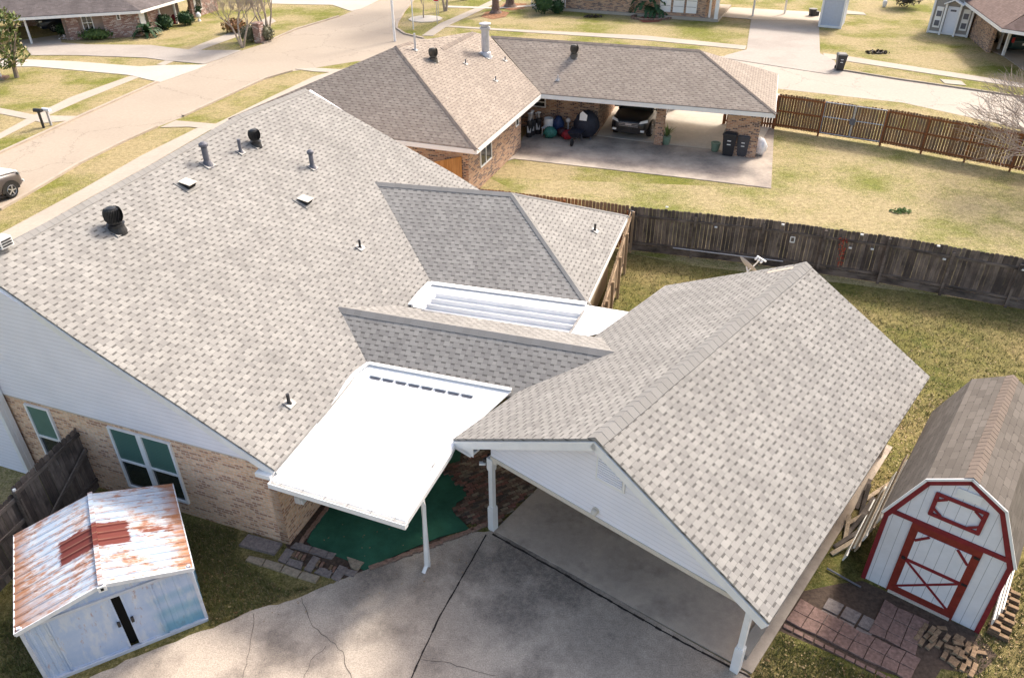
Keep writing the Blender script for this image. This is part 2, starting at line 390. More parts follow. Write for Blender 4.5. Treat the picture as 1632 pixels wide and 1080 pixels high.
# eave fascia of wing and soffit
mb=MB(); mb.beam(w2-V((0,0,.06)),w3-V((0,0,.06)),.04,.15,drop=1); mb.beam(wv-V((0,0,.06)),w2-V((0,0,.06)),.04,.15,drop=1); mb.beam(w3-V((0,0,.06)),wf-V((0,0,.06)),.04,.15,drop=1)
mb.obj('fascia',m_white,house)
# wing walls
dw=(w2-wv).normalized(); ds=(w3-w2).normalized()
mb=MB(); q=[wv-dw*.3+ds*.45,w2-dw*.45+ds*.45,w3-dw*.45-ds*.45,wf-dw*.3-ds*.45]; q=[V((p.x,p.y,2.4)) for p in q]; mb.prism(q,2.4); mb.obj('wing_wall',plain('stucco_cream',(.66,.52,.34),.8,var=.08),house)
# windows on the near gable wall
plG=(MH(0,0,0),-MH.U)
def vz(x,y): p=on(plG,x,y); i=MH.inv(p); return i[1],i[2]
def window(v0,v1,z0,z1,panes,blind,par):
    w=MB(); t=.06
    w.fbox(MH,-.05,.03,v0,v0+t,z0,z1); w.fbox(MH,-.05,.03,v1-t,v1,z0,z1); w.fbox(MH,-.05,.03,v0+t,v1-t,z0,z0+t); w.fbox(MH,-.05,.03,v0+t,v1-t,z1-t*.6,z1)
    fo=w.obj('window',m_white,par); n=panes; W=(v1-v0-2*t)/n
    mu=MB()
    for k in range(1,n): c=v0+t+W*k; mu.fbox(MH,-.055,.02,c-.07,c+.07,z0+t,z1-t*.6)
    if n>1: mu.obj('mullion',m_white,fo)
    zm=z0+(z1-z0)*.47
    for k in range(n):
        a=v0+t+W*k+(.07 if k else 0); b=v0+t+W*(k+1)-(.07 if k<n-1 else 0)
        s=MB(); s.fbox(MH,-.045,.0,a,b,zm-.03,zm+.03); s.obj('meeting_rail',m_white,fo)
        g=MB(); g.fbox(MH,-.012,-.004,a,b,z0+t,zm-.03); g.obj('lower_pane',m_glass,fo)
        g=MB(); g.fbox(MH,-.022,-.014,a,b,zm+.03,z1-t*.6); g.obj('upper_pane',blind,fo)
a=vz(172,672); b=vz(205,772); c=vz(303,797); d=vz(273,695)
window((a[0]+b[0])/2,(c[0]+d[0])/2-.05,min(b[1],c[1]),2.3,2,m_blind,house)
a2=vz(38,636); b2=vz(73,720); c2=vz(95,694)
window((a2[0]+b2[0])/2,c2[0]+.03,b[1]*.5+c[1]*.5,2.3,1,m_blindp,house)
# small siding annex at the street end of the gable
av=vz(40,700)[0]; cn=G(33,752); cu,cv,_=MH.inv(cn)
ax=MB(); ax.fbox(MH,cu,-.06,av-4,av,0,3.3); an=ax.obj('annex',m_sid,house)
ax=MB(); ax.fbox(MH,cu-.02,cu+.1,av-.1,av+.02,0,3.3); ax.fbox(MH,-.16,-.05,av-.02,av+.03,0,3.3); ax.obj('corner_trim',m_white,an)
# --- roof fittings
def slope_vent_pt(pl,x,y): return on(pl,x,y)
def flashing(mb,pl,p,s=.36):
    s*=.8
    n=pl[1]; d=dn(pl,0); t=d.cross(n); c=p+n*.02
    mb.box(c,(s,s,.02),t,d,n)
def turbine(pl,x,y,par,lab,s=1.0,mat=None):
    p=on(pl,x,y); m=MB(); m.lathe(p-V((0,0,.1)),[(.24*s,0),(.225*s,.1*s),(.20*s,.2*s),(.20*s,.26*s),(.225*s,.28*s)],18)
    o=m.obj('turbine_vent',mat or m_black,par); o['label']=lab
    g=MB(); c=p+V((0,0,.41*s)); r=.235*s; nf=22
    for k in range(nf):
        a=2*math.pi*k/nf; seg=7
        for i in range(seg):
            t0=-1.05+2.1*i/seg; t1=-1.05+2.1*(i+1)/seg
            def pt(t,da,rr): 
                ca=a+da+.35*t; k_=math.cos(t)**.45; return c+V((math.cos(ca)*k_*rr,math.sin(ca)*k_*rr,math.sin(t)*r*.9))
            w=2*math.pi/nf*.62
            P=[pt(t0,0,r),pt(t0,w,r*.86),pt(t1,w,r*.86),pt(t1,0,r)]; g.face(P,sm=True); g.face([q-(q-c)*.02 for q in P][::-1])
    g.lathe(c+V((0,0,-.2*s)),[(.18*s,0),(.18*s,.36*s)],12)
    g.lathe(c+V((0,0,.165*s)),[(.13*s,0),(.12*s,.03*s),(.04*s,.05*s),(0.001,.05*s)],16)
    g.obj('turbine_fins',mat or m_black,o)
    f=MB(); flashing(f,pl,p,.55*s); f.obj('flashing',m_lead,o); return o
def pipe(pl,x,y,h,r,par,lab,cap=True,mat=None,name='vent_pipe'):
    p=on(pl,x,y); m=MB(); m.tube(p-V((0,0,.1)),p+V((0,0,h)),r,n=14); m.lathe(p-V((0,0,r)),[(r*2.1,0),(r*1.6,r*1.2),(r*1.05,r*2.4)],14)
    if cap:
        m.lathe(p+V((0,0,h+.03)),[(r*1.5,0),(r*1.5,.07),(r*.6,.12),(0.001,.12)],14); m.tube(p+V((0,0,h-.05)),p+V((0,0,h+.04)),r*.7,n=10)
    o=m.obj(name,mat or m_grey,par); o['label']=lab
    f=MB(); flashing(f,pl,p,max(.3,r*5)); f.obj('flashing',m_lead,o); return o
def boxvent(pl,x,y,par,lab):
    p=on(pl,x,y); n=pl[1]; d=dn(pl,0); t=d.cross(n); m=MB()
    c=p+n*.05; q=lambda a,b,h: p+t*a+d*b+n*h
    w,l=.14,.16
    m.box8([q(-w,-l,0),q(w,-l,0),q(w,l,0),q(-w,l,0),q(-w,-l,.05),q(w,-l,.05),q(w,l,.15),q(-w,l,.15)])
    o=m.obj('box_vent',m_black,par); o['label']=lab; ld_=MB(); ld_.box8([q(-w-.02,-l-.02,.055),q(w+.02,-l-.02,.055),q(w+.02,l+.02,.155),q(-w-.02,l+.02,.155),q(-w-.02,-l-.02,.07),q(w+.02,-l-.02,.07),q(w+.02,l+.02,.175),q(-w-.02,l+.02,.175)]); ld_.obj('lid',m_ivory,o)  # black body: shade on the vent's near side put into the colour
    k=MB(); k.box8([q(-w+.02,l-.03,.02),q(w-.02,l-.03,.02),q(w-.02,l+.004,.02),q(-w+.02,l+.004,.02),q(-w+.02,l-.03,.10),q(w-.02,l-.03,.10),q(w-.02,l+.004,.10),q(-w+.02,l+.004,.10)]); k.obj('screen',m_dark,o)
    f=MB(); f.box(p+n*.012,(.5,.5,.015),t,d,n); f.obj('flashing',m_cap,o); return o
turbine(plM,187,366,house,'black turbine vent standing alone nearest the ridge end over the street',.95)
turbine(plM,408,231,house,'black turbine vent beside the slim grey pipe near the ridge',.78)
pipe(plM,331,262,.50,.085,house,'grey capped flue pipe left of the slim bare pipe')
pipe(plM,384,243,.40,.05,house,'slim bare grey pipe next to the turbine vent',cap=False)
pipe(plM,498,267,.42,.07,house,'dark capped flue pipe at the right end of the row by the ridge')
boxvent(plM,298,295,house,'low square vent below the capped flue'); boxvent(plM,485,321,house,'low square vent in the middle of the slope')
pipe(plM,574,395,.25,.035,house,'small black plumbing vent in mid slope',cap=False,mat=m_black)
pipe(plM,461,643,.27,.04,house,'small plumbing vent near the lower corner of the slope',cap=False,mat=m_black)
pipe(plWh,948,368,.25,.035,house,'small black plumbing vent on the hip end of the wing',cap=False,mat=m_black)
# white framed hood at the ridge by the picture edge
p=ridge[1]+V((0,0,.05)); mb=MB(); q0=G(3,385,p.z+.12); mb.box(q0,(.28,.3,.22),MH.V,MH.U); o=mb.obj('hood_vent',m_white,house)
mb=MB(); 
for k in range(3): mb.box(q0+V((0,0,-.06+.06*k))-MH.U*.155,(.24,.02,.03),MH.V,MH.U)
for k in range(3): mb.box(q0+V((0,0,-.06+.06*k))+MH.V*.145,(.02,.24,.03),MH.V,MH.U)
mb.obj('louvre',m_black,o)
# security floodlight on the brick side wall
mb=MB(); pl=MH(.55,.08,1.0); mb.box(pl,(.14,.2,.2),MH.V,MH.U); mb.box(pl+MH.V*.08-V((0,0,.06)),(.1,.14,.12),MH.V,MH.U); o=mb.obj('wall_light',m_white,house)

# ================================================================== PATIO COVER
pt=[on(plC,588,585)+V((0,0,.02)),G(815,623,2.53),G(724,703,2.46),G(718,716,2.44),G(646,829,2.26),G(432,764,2.28),G(440,752,2.34),G(566,597,2.5)]
pc=thing('patio_cover','flat bright white metal patio cover between grey roof and carport, on a white downspout post','patio cover',(pt[4].x,pt[4].y,0))
pp=plane(pt[1],pt[4],pt[5]); flat=[zon(pp,p) for p in pt]
flat[0]=zon(pp,flat[0])
mb=MB(); mb.prism(flat,.03); mb.obj('roof_panel',m_wmetal,pc)
# upturned flashing against the house roof
mb=MB(); 
for a,b in ((0,1),(7,0),(6,7)):
    A,B=flat[a],flat[b]; mb.beam(A+V((0,0,.05)),B+V((0,0,.05)),.10,.02); mb.beam(A,B,.012,.1)
mb.obj('flashing',m_wmetal,pc)
# rib ends under the flashing: eight flat grey patches painting the shade of small recesses
mb=MB(); mh=MB()
e0=on(pp,590,600); e1=on(pp,757,633)
for k in range(8):
    a=e0.lerp(e1,(k+.02)/8+.0); b=e0.lerp(e1,(k+.82)/8); d=(b-a).normalized(); s=V((d.y,-d.x,0)); s=s if s.y<0 else -s
    n=pp[1]
    P=[a+n*.005,b+n*.005,b+s*.07+n*.005,a+s*.07+d*.03+n*.005]; mb.prism([q+V((0,0,.004)) for q in P],.01)
    mh.box8([a+n*.0-d*.02-s*.14,b-s*.14+d*.02,b+d*.02,a-d*.02,a-d*.02-s*.14+n*.02,b-s*.14+d*.02+n*.02,b+d*.02+n*.06,a-d*.02+n*.06])
mb.obj('rib_recess_shade',m_grey,pc); mh.obj('rib_end',m_wmetal,pc)
# very low ribs of the panel
mb=MB(); 
for k in range(1,8):
    a=flat[7].lerp(flat[1],k/8.); b=flat[5].lerp(flat[4],k/8.); a=a.lerp(b,.13); b=a.lerp(b,.97); mb.beam(a+V((0,0,.004)),b+V((0,0,.004)),.035,.02)
mb.obj('panel_rib',m_wmetal,pc)
gd=(flat[4]-flat[5]).normalized(); go=V((gd.y,-gd.x,0)); go=go if go.y<0 else -go
mb=MB(); A=flat[5]-gd*.0+V((0,0,.0)); B=flat[4]+gd*.05
mb.beam(A+go*.12-V((0,0,.06)),B+go*.12-V((0,0,.06)),.015,.13); mb.beam(A+go*.06-V((0,0,.12)),B+go*.06-V((0,0,.12)),.13,.012); mb.beam(A+go*.0-V((0,0,.075)),B-V((0,0,.075)),.015,.1)
for e in (A,B): mb.beam(e-V((0,0,.065)),e+go*.12-V((0,0,.065)),.012,.12)
g=mb.obj('gutter',m_white,pc)
mb=MB()
for k in range(6): c=A.lerp(B,(k+.5)/6); mb.box(c+go*.06-V((0,0,.005)),(.02,.12,.006),gd,go)
mb.obj('gutter_strap',m_lead,g)
mb=MB(); mb.beam(flat[2]-V((0,0,.03)),flat[3]-V((0,0,.03)),.04,.12,drop=1); mb.beam(flat[3]-V((0,0,.03)),flat[4]-V((0,0,.03)),.05,.12,drop=1); mb.obj('side_beam',m_white,pc)
foot=G(680,908); hd_=G(672,797,2.1); mb=MB()
pts=[hd_,V((hd_.x+.03,hd_.y+.02,1.95)),V((foot.x,foot.y,.16)),V((foot.x-.06,foot.y-.12,.05))]
for a,b in zip(pts,pts[1:]): mb.beam(a,b,.1,.075,up=V((1,0.3,0)))
mb.beam(flat[4]+V((-.05,.12,-.1)),pts[0],.09,.07,up=V((1,0,0)))
mb.obj('downspout',m_white,pc)
mb=MB(); mb.beam(V((foot.x+.04,foot.y+.1,0)),V((foot.x+.04,foot.y+.1,2.2)),.08,.08,up=V((1,0,0))); mb.obj('post',m_white,pc)
mb=MB()
for (xa,ya,xb,yb) in ((554,747,568,729),(681,748,690,741),(684,752,696,736),(688,745,701,725)):
    a=on(pp,xa,ya)+V((0,0,.008)); b=on(pp,xb,yb)+V((0,0,.008)); d=(b-a).normalized(); s_=V((d.y,-d.x,0))*.012; mb.face([a-s_,a+s_,b+s_*.3,b-s_*.3])
mb.obj('scrape_mark',m_lead,pc)
# ================================================================== RIBBED LINK ROOF
z=2.5
rp=[G(655,488,z+.15),G(668,470,z+.17),G(686,453,z+.15),G(935,486,z),G(1002,495,z),G(985,522,z),G(905,543,z)]
lr=thing('ribbed_roof','small ribbed white metal roof filling the gap between wing and connector ridge','patio cover',(rp[2].x,rp[2].y,0))
pr=plane(rp[2],rp[3],rp[6]); rr=[zon(pr,p) for p in rp]; inner=[on(pr,702,465),on(pr,930,497),on(pr,906,536),on(pr,672,500)]
mb=MB(); mb.prism([rr[0]+V((0,0,0)),rr[1],rr[2],rr[3],rr[4],rr[5],rr[6]],.02); mb.obj('panel',m_wmetal,lr)
mb=MB()
n=4
for k in range(n):
    for half in (0,1):
        t0=(k+half*.5)/n; t1=(k+half*.5+.5)/n
        a0,b0=inner[0].lerp(inner[3],t0),inner[1].lerp(inner[2],t0); a1,b1=inner[0].lerp(inner[3],t1),inner[1].lerp(inner[2],t1)
        h0,h1=((.01,.02),(.02,.13))[half]
        mb.face([a0+V((0,0,h0)),b0+V((0,0,h0)),b1+V((0,0,h1)),a1+V((0,0,h1))][::-1])
    a1,b1=inner[0].lerp(inner[3],(k+1)/n),inner[1].lerp(inner[2],(k+1)/n); g_=V((0,-.03,0)); mb.face([a1+V((0,0,.13)),b1+V((0,0,.13)),b1+V((0,0,.01))+g_,a1+V((0,0,.01))+g_][::-1])
mb.obj('rib',plain('rib_metal',(.70,.70,.70),.4,var=.08,scale=2),lr)
mb=MB()
for a,b in ((0,1),(1,2),(2,3)): mb.beam(rr[a]+V((0,0,.05)),rr[b]+V((0,0,.05)),.16,.03)
mb.obj('flashing',m_wmetal,lr)
mb=MB(); mb.beam(inner[1]+V((0,0,.04)),inner[2]+V((0,0,.04)),.05,.05); mb.obj('end_closure',m_lead,lr)
mb=MB(); mb.beam(rr[3]-V((0,0,.02)),rr[4]-V((0,0,.02)),.04,.1,drop=1); mb.obj('fascia',m_white,lr)

# ================================================================== CARPORT
cl=G(722,699,2.5); crr=G(1233,981,2.5); CF=Fr(cl,40.19)
w=(crr-cl); cu_,cw,_=CF.inv(crr); CL=CF.inv(G(1482,600,2.5))[0]
apx=G(957,691,4.5); ap=CF.inv(apx); vr=ap[1]; zr=4.5
print('carport',cu_,cw,CL,ap,CF.inv(G(1060,455,2.5)),CF.inv(G(1285,418,4.5)),CF.inv(G(1480,600,2.5)))
carport=thing('carport','open gabled carport with pale grey shingle roof, white siding gable and white posts','carport',CF(0,cw/2,0))
e=[CF(0,0,2.5),CF(0,vr,zr),CF(0,cw,2.5)]; bl=CF.inv(G(1060,455,2.5)); br=CF.inv(G(1482,600,2.5)); bt=CF.inv(G(1285,418,zr))
E2=[CF(bl[0],0,2.5),CF(bt[0],vr+.02,zr),CF(br[0],cw,2.5)]
E2=[G(1060,455,2.5),G(1285,418,zr),G(1482,600,2.5)]
mb=MB(); mb.prism([e[0],e[1],E2[1],E2[0]],.06); mb.prism([e[1],e[2],E2[2],E2[1]],.06); mb.obj('roof',m_sh,carport)
pL=plane(e[0],e[1],E2[1]); pR=plane(e[1],e[2],E2[2]); cm=MB(); caps(cm,e[1],E2[1],dn(pL,0),dn(pR,0),w=.2); cm.obj('ridge_cap',m_cap,carport)
mb=MB()
for a,b in ((0,1),(2,1)): mb.beam(e[a]-V((0,0,.07)),e[b]-V((0,0,.07)),.045,.18,drop=1)
mb.obj('rake_board',m_white,carport)
mb=MB(); mb.beam(E2[0]-V((0,0,.07)),E2[1]-V((0,0,.07)),.045,.15,drop=1); mb.beam(E2[2]-V((0,0,.07)),E2[1]-V((0,0,.07)),.045,.15,drop=1); mb.obj('rake_board',m_white,carport)
# soffit return at the left corner
mb=MB(); mb.prism([CF(0.02,.02,2.44),CF(.02,.62,2.44),CF(.32,.62,2.44),CF(.32,.02,2.44)],.02); mb.face([CF(.0,.03,2.3),CF(.0,.6,2.3),CF(.0,.6,2.66),CF(0,.03,2.36)]); mb.prism([CF(0,.02,2.36),CF(0,.5,2.36),CF(.3,.5,2.36),CF(.3,.02,2.36)],.12); mb.obj('soffit_return',m_white,carport)
# siding triangle
GU=.28; lz=lambda v:(2.5+(zr-2.5)*v/vr if v<vr else zr-(zr-2.5)*(v-vr)/(cw-vr))-.1
v0=.85; v1=cw-.35
A=[(v0,2.3),(v0,lz(v0)),(vr,lz(vr)),(v1,lz(v1)),(v1,2.3)]
mb=MB(); P=[CF(GU,v,z) for v,z in A]; Q=[CF(GU+.12,v,z) for v,z in A]; mb.face(P[::-1]); mb.face(Q)
for k in range(5): j=(k+1)%5; mb.face([P[k],P[j],Q[j],Q[k]])
mb.obj('siding_gable',m_sid,carport)
mb=MB(); mb.fbox(CF,GU-.02,GU+.16,v0,v1,2.2,2.3); mb.fbox(CF,GU,br[0]-.3,cw-.5,cw-.35,2.1,2.3); mb.fbox(CF,GU,br[0]-.3,.85,1.0,2.1,2.3); mb.obj('beam',m_ivory,carport)
# ceiling of the carport and soffits
mb=MB(); mb.fbox(CF,GU+.16,br[0]-.3,1.0,cw-.5,2.32,2.36); mb.fbox(CF,.05,br[0]-.1,cw-.36,cw-.04,2.36,2.4); mb.obj('ceiling',m_ivory,carport)
# back gable wall and storage room at the rear right
mb=MB(); P=[CF(br[0]-.35,v,z) for v,z in ((.9,0),(.9,lz(.9)),(vr,lz(vr)),(v1,lz(v1)),(v1,0))]; Q=[p-CF.U*.15 for p in P]; mb.face(P); mb.face(Q[::-1])
for k in range(5): j=(k+1)%5; mb.face([P[j],P[k],Q[k],Q[j]])
mb.fbox(CF,br[0]-2.9,br[0]-.35,cw-.6,cw-.45,0,2.3); mb.fbox(CF,br[0]-2.9,br[0]-2.75,2.0,cw-.6,0,2.3); mb.obj('storage_wall',plain('stucco_beige',(.5,.42,.34),.85,var=.1),carport)
mb=MB(); mb.fbox(CF,.9,br[0]-2.9,cw-.62,cw-.42,0,.18); mb.obj('footing',concrete('footing_concrete',(.3,.28,.25),(.14,.13,.11),.6,1.5),carport)
# gable vent
mb=MB(); gv=CF.inv(on((CF(GU,0,0),-CF.U),975,748)); vv=gv[1]; zz=gv[2]; print('gable vent',gv)
f0=MB(); f0.fbox(CF,GU-.035,GU-.001,vv-.32,vv+.32,zz-.40,zz+.36); gvo=f0.obj('gable_vent',m_white,carport)
for k in range(11): z0=zz-.30+k*.056; mb.box(CF(GU-.045,vv,z0),(.54,.03,.035),CF.V,CF.U+V((0,0,.5)))
mb.obj('louvre',m_sid,gvo)
mb=MB(); p=on((CF(GU,0,0),-CF.U),950,812); mb.lathe(p-CF.U*.02,[(.06,0),(.07,.05),(.05,.12),(.001,.13)],12,ax=-CF.U+V((0,0,-.5))); mb.lathe(p,[(.075,0),(.075,.03)],12,ax=-CF.U); mb.obj('gable_lamp',m_ivory,carport)
def cpost(x,y,topz,lab=None):
    p=G(x,y); o=None; m=MB()
    def sq(z0,z1,r): m.box(p+V((0,0,(z0+z1)/2)),(2*r,2*r,z1-z0),CF.V,CF.U)
    sq(0,.05,.075); sq(.05,.72,.082); sq(.72,.76,.075); sq(.76,topz-.35,.055); sq(topz-.35,topz-.31,.07); sq(topz-.31,topz,.075)
    return m.obj('post',m_white,carport)
cpost(786,843,2.22); cpost(1171,1068,2.22)
for u in (br[0]-.5,):
    m=MB(); m.box(CF(u,.92,1.1),(.11,.11,2.2),CF.V,CF.U); m.obj('post',m_white,carport)
m=MB(); m.box(CF(4.2,.92,1.1),(.11,.11,2.2),CF.V,CF.U); m.obj('post',m_white,carport)
p=G(776,730,2.05); m=MB(); m.lathe(p,[(.001,0),(.06,.03),(.065,.1),(.04,.16)],12,ax=V((-.3,-.8,.3))); m.box(p+V((.06,.05,.05)),(.1,.06,.06)); o=m.obj('floodlight',m_black,carport)
m=MB(); m.box(p+V((-.1,-.05,-.1)),(.14,.08,.05)); m.obj('sensor',m_white,o)
# satellite dish on the far left slope
dp=G(1198,434,2.75); dish=thing('satellite_dish','grey satellite dish with triple receiver arm on the far edge of the carport roof','satellite dish',dp)
p=dp+V((-.10,.25,.06)); ax=V((.62,.25,.62)).normalized()
mb=MB(); prof=[(.001,0),(.12,.012),(.24,.045),(.34,.09),(.345,.10),(.33,.10),(.23,.06),(.11,.027),(.001,.015)]
mb.lathe(p,prof,24,ax=ax); mb.obj('reflector',plain('dish_grey',(.45,.42,.42),.4,var=.05),dish)
lnb=G(1212,412,3.25); lnb=lnb.lerp(CAM,-.0)
mb=MB(); mb.beam(p-V((0,0,.25)),lnb-V((0.02,0,.06)),.035,.03); mb.tube(p,dp-V((0,0,.25)),.025); mb.obj('arm',m_white,dish)
mb=MB(); d=RT; mb.beam(lnb-RT*.1+UP*.07,lnb+RT*.16-UP*.09,.05,.035)
for k in (-1,0,1): c=lnb+RT*(.01+.075*k-.03)-UP*(.05*k+.02); mb.lathe(c,[(.03,0),(.035,.05),(.02,.09)],10,ax=-ax)
mb.obj('receiver',m_white,dish)
# ================================================================== GROUND
def sheet(name,px,z,mat,th=0.0,kind='structure',raw=False):
    mb=MB(); P=[V((p[0],p[1],z)) if raw else G(p[0],p[1],z) for p in px]
    P=[V((p.x,p.y,z)) for p in P]
    n=0
    for k in range(len(P)): a,b=P[k],P[(k+1)%len(P)]; n+=a.x*b.y-b.x*a.y
    if n<0: P=P[::-1]
    if th: mb.prism(P,th)
    else: mb.face(P)
    o=mb.obj(name,mat)
    if kind: o['kind']=kind
    return o
m_lawn=grass('lawn',(.135,.15,.026),(.20,.195,.042),(.36,.285,.155),.95,.22,lo=.43,hi=.54)
m_yard=grass('yard_lawn',(.085,.098,.024),(.165,.152,.042),(.29,.22,.105),.8,.35,leaf=(.26,.18,.09),leafamt=.08)
m_nyard=grass('dry_lawn',(.15,.17,.035),(.215,.21,.058),(.38,.305,.17),.95,.25,lo=.41,hi=.53)
mb=MB(); mb.face([V((-400,-60,0)),V((400,-60,0)),V((400,700,0)),V((-400,700,0))]); struct('lawn',mb,m_lawn)
# our backyard, greener and full of leaf litter
sheet('backyard',[(-260,1400),(2100,1400),(2100,510),(1700,498),(1632,489),(1350,452),(1100,423),(1005,404),(760,375),(600,420),(30,800),(-30,860)],.0055,m_yard)
sheet('neighbour_yard',[(780,283),(1005,404),(1350,457),(1632,494),(1800,520),(1900,320),(1632,250),(1243,202),(1232,200),(1228,300)],.004,m_nyard)
m_street=concrete('street_concrete',(.385,.32,.25),(.31,.255,.2),.55,.15,cracks=1.6,lo=.42,hi=.7)
m_street2=concrete('side_street_concrete',(.41,.36,.30),(.34,.285,.235),.45,.15,cracks=1.6,lo=.42,hi=.7)
m_walk=concrete('walk_concrete',(.42,.365,.30),(.33,.28,.23),.5,.3)
m_drive2=concrete('drive_concrete_bright',(.50,.45,.385),(.40,.345,.29),.5,.25)
m_drive3=concrete('drive_concrete_grey',(.38,.335,.29),(.27,.235,.2),.6,.3)
m_curb=concrete('curb_concrete',(.42,.35,.28),(.28,.23,.18),.6,.8)
far_curb=[(-300,385),(0,245),(120,190),(250,132),(350,92),(420,70),(470,48),(540,27),(608,0),(700,-40)]
near_curb=[(-300,470),(0,333),(60,300),(124,262),(192,228),(255,201),(288,188),(420,128),(465,114),(568,98),(600,97)]
st=far_curb+[(800,-60),(660,0),(645,18),(633,38),(632,46),(645,55),(675,62),(715,66),(900,74),(1154,90),(1330,110),(1430,126),(1632,155),(1900,200),(1900,262),(1632,206),(1440,164),(1243,142),(1100,128),(900,110),(760,100),(640,96)]+near_curb[::-1]
sheet('street',far_curb+[(800,-60),(660,0),(645,18),(633,38),(632,46),(645,55),(675,62),(700,92),(640,96)]+near_curb[::-1],.006,m_street)
sheet('side_street',[(675,62),(715,66),(900,74),(1154,90),(1330,110),(1430,126),(1632,155),(1900,200),(1900,262),(1632,206),(1440,164),(1243,142),(1100,128),(900,110),(760,100),(700,92)],.007,m_street2)
def curb(px,w=.18,h=.10,mat=None,name='curb'):
    mb=MB(); P=[G(*p) for p in px]
    for a,b in zip(P,P[1:]): mb.beam(V((a.x,a.y,h/2+.0)),V((b.x,b.y,h/2)),w,h)
    return struct(name,mb,mat or m_curb)
curb(far_curb[:4]); curb([(420,70),(470,48),(540,27)]); curb([(0,335),(60,301),(124,263),(192,229),(250,203)]); curb([(292,186),(420,127),(465,114)])
curb([(700,-25),(660,0),(645,18),(633,38),(632,46),(645,55),(675,62)]); curb([(1330,111),(1430,127),(1632,156),(1800,182)],w=.12)
# sidewalks and drives on the far side of the street
walks=[[(-60,245),(0,212),(45,188),(112,155),(208,121),(222,123),(130,160),(62,190),(0,221),(-60,254)],
[(-40,172),(0,172),(60,184),(125,185),(112,192),(70,196),(45,190),(0,181),(-40,182)],
[(250,103),(285,86),(320,70),(400,40),(430,26),(440,34),(420,44),(335,74),(290,92),(262,104)],
[(0,372),(130,302),(225,248),(330,196),(340,204),(240,262),(130,322),(0,396)],
[(330,204),(420,160),(500,122),(560,106),(585,104),(520,128),(430,166),(345,212)],
[(255,203),(280,192),(350,198),(345,206),(300,202)],[(470,110),(500,108),(565,112),(560,117),(500,114)]]
for i_,w_ in enumerate(walks): sheet('sidewalk',w_,.024+.0015*i_,m_walk,.02)
sheet('driveway',[(-120,85),(0,93),(120,98),(222,106),(258,104),(330,103),(310,112),(255,131),(228,125),(208,120),(190,118),(55,106),(-60,106),(-200,112)],.034,m_drive2,.03)
sheet('driveway',[(30,64),(50,62),(96,55),(98,68),(140,71),(240,72),(290,78),(310,80),(385,80),(350,94),(325,102),(262,96),(232,92),(120,88),(50,88)],.038,m_drive3,.03)
sheet('driveway',[(430,0),(440,-20),(620,-20),(605,0),(575,14),(560,18),(530,8),(430,6)],.034,m_drive2,.03)
# far side of the side street
sheet('sidewalk',[(800,46),(1030,57),(1190,73),(1187,79),(1030,64),(800,49),(715,43),(690,45),(700,40)],.03,m_walk,.03)
sheet('sidewalk',[(672,57),(700,38),(760,12),(785,0),(800,0),(770,15),(712,42),(690,57)],.034,m_walk,.03)
sheet('sidewalk',[(708,9),(790,12),(905,4),(905,7),(790,14),(708,12)],.036,m_drive2,.03)
sheet('sidewalk',[(1312,85),(1340,88),(1632,133),(1632,140),(1340,96),(1314,93)],.03,m_walk,.03)
sheet('driveway',[(1145,14),(1170,12),(1310,20),(1309,33),(1200,31),(1143,26)],.042,m_drive2,.03)
sheet('driveway',[(1197,31),(1305,33),(1307,85),(1330,97),(1336,110),(1320,118),(1150,92),(1157,88),(1190,79)],.034,m_drive3,.03)
sheet('driveway',[(1560,72),(1600,90),(1632,112),(1700,100),(1700,60),(1640,60)],.03,m_drive3,.03)
sheet('slab',[(1346,16),(1376,20),(1381,24),(1344,22)],.04,m_walk,.04)
sheet('slab',[(1498,126),(1532,129),(1540,136),(1506,133)],.04,m_walk,.04)
# neighbour's patio and carport floor
m_patio=concrete('patio_concrete',(.44,.37,.30),(.17,.145,.13),.8,.45,lo=.40,hi=.6)
sheet('patio_slab',[(780,262),(820,247),(835,215),(1234,180),(1234,200),(1229,300),(1100,284),(820,253),(800,258)],.03,m_patio,.03)
sheet('carport_floor',[(951,216),(1049,228),(1200,245),(1232,195),(1245,150),(1100,128),(990,120),(960,140)],.05,concrete('carport_floor_concrete',(.50,.45,.38),(.36,.31,.25),.5,.5),.05)
# our driveway, carport slab
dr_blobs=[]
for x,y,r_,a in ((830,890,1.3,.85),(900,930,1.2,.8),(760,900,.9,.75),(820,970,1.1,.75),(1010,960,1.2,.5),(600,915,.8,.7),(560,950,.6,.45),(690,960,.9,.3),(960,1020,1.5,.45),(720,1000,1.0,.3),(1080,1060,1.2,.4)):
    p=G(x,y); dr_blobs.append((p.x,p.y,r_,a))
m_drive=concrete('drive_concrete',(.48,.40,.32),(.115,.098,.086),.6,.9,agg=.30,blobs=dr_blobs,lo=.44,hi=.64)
dl=[(145,1080),(240,1037),(340,1000),(400,975),(470,955),(520,935),(548,922),(640,886),(700,868),(745,852),(788,846)]
rng=random.Random(3); J=[]
for a,b in zip(dl,dl[1:]):
    A,B=G(*a),G(*b); n=5
    for k in range(n): q=A.lerp(B,k/n); J.append((q.x+rng.uniform(-.03,.03),q.y+rng.uniform(-.03,.03)))
extra=[G(788,846),G(1190,1073),G(1300,1200),G(600,1400),G(100,1150)]
sheet('driveway',J+[(p.x,p.y) for p in extra],.03,m_drive,.03,raw=True)
sb=[]
for x,y,r_,a in ((900,860,1.4,.35),(990,905,1.0,.4),(1130,1000,.9,.3)): p=G(x,y); sb.append((p.x,p.y,r_,a))
m_cslab=concrete('carport_slab_concrete',(.49,.41,.33),(.20,.165,.14),.7,.9,blobs=sb)
cs=[CF.inv(G(1200,1062))[1]]
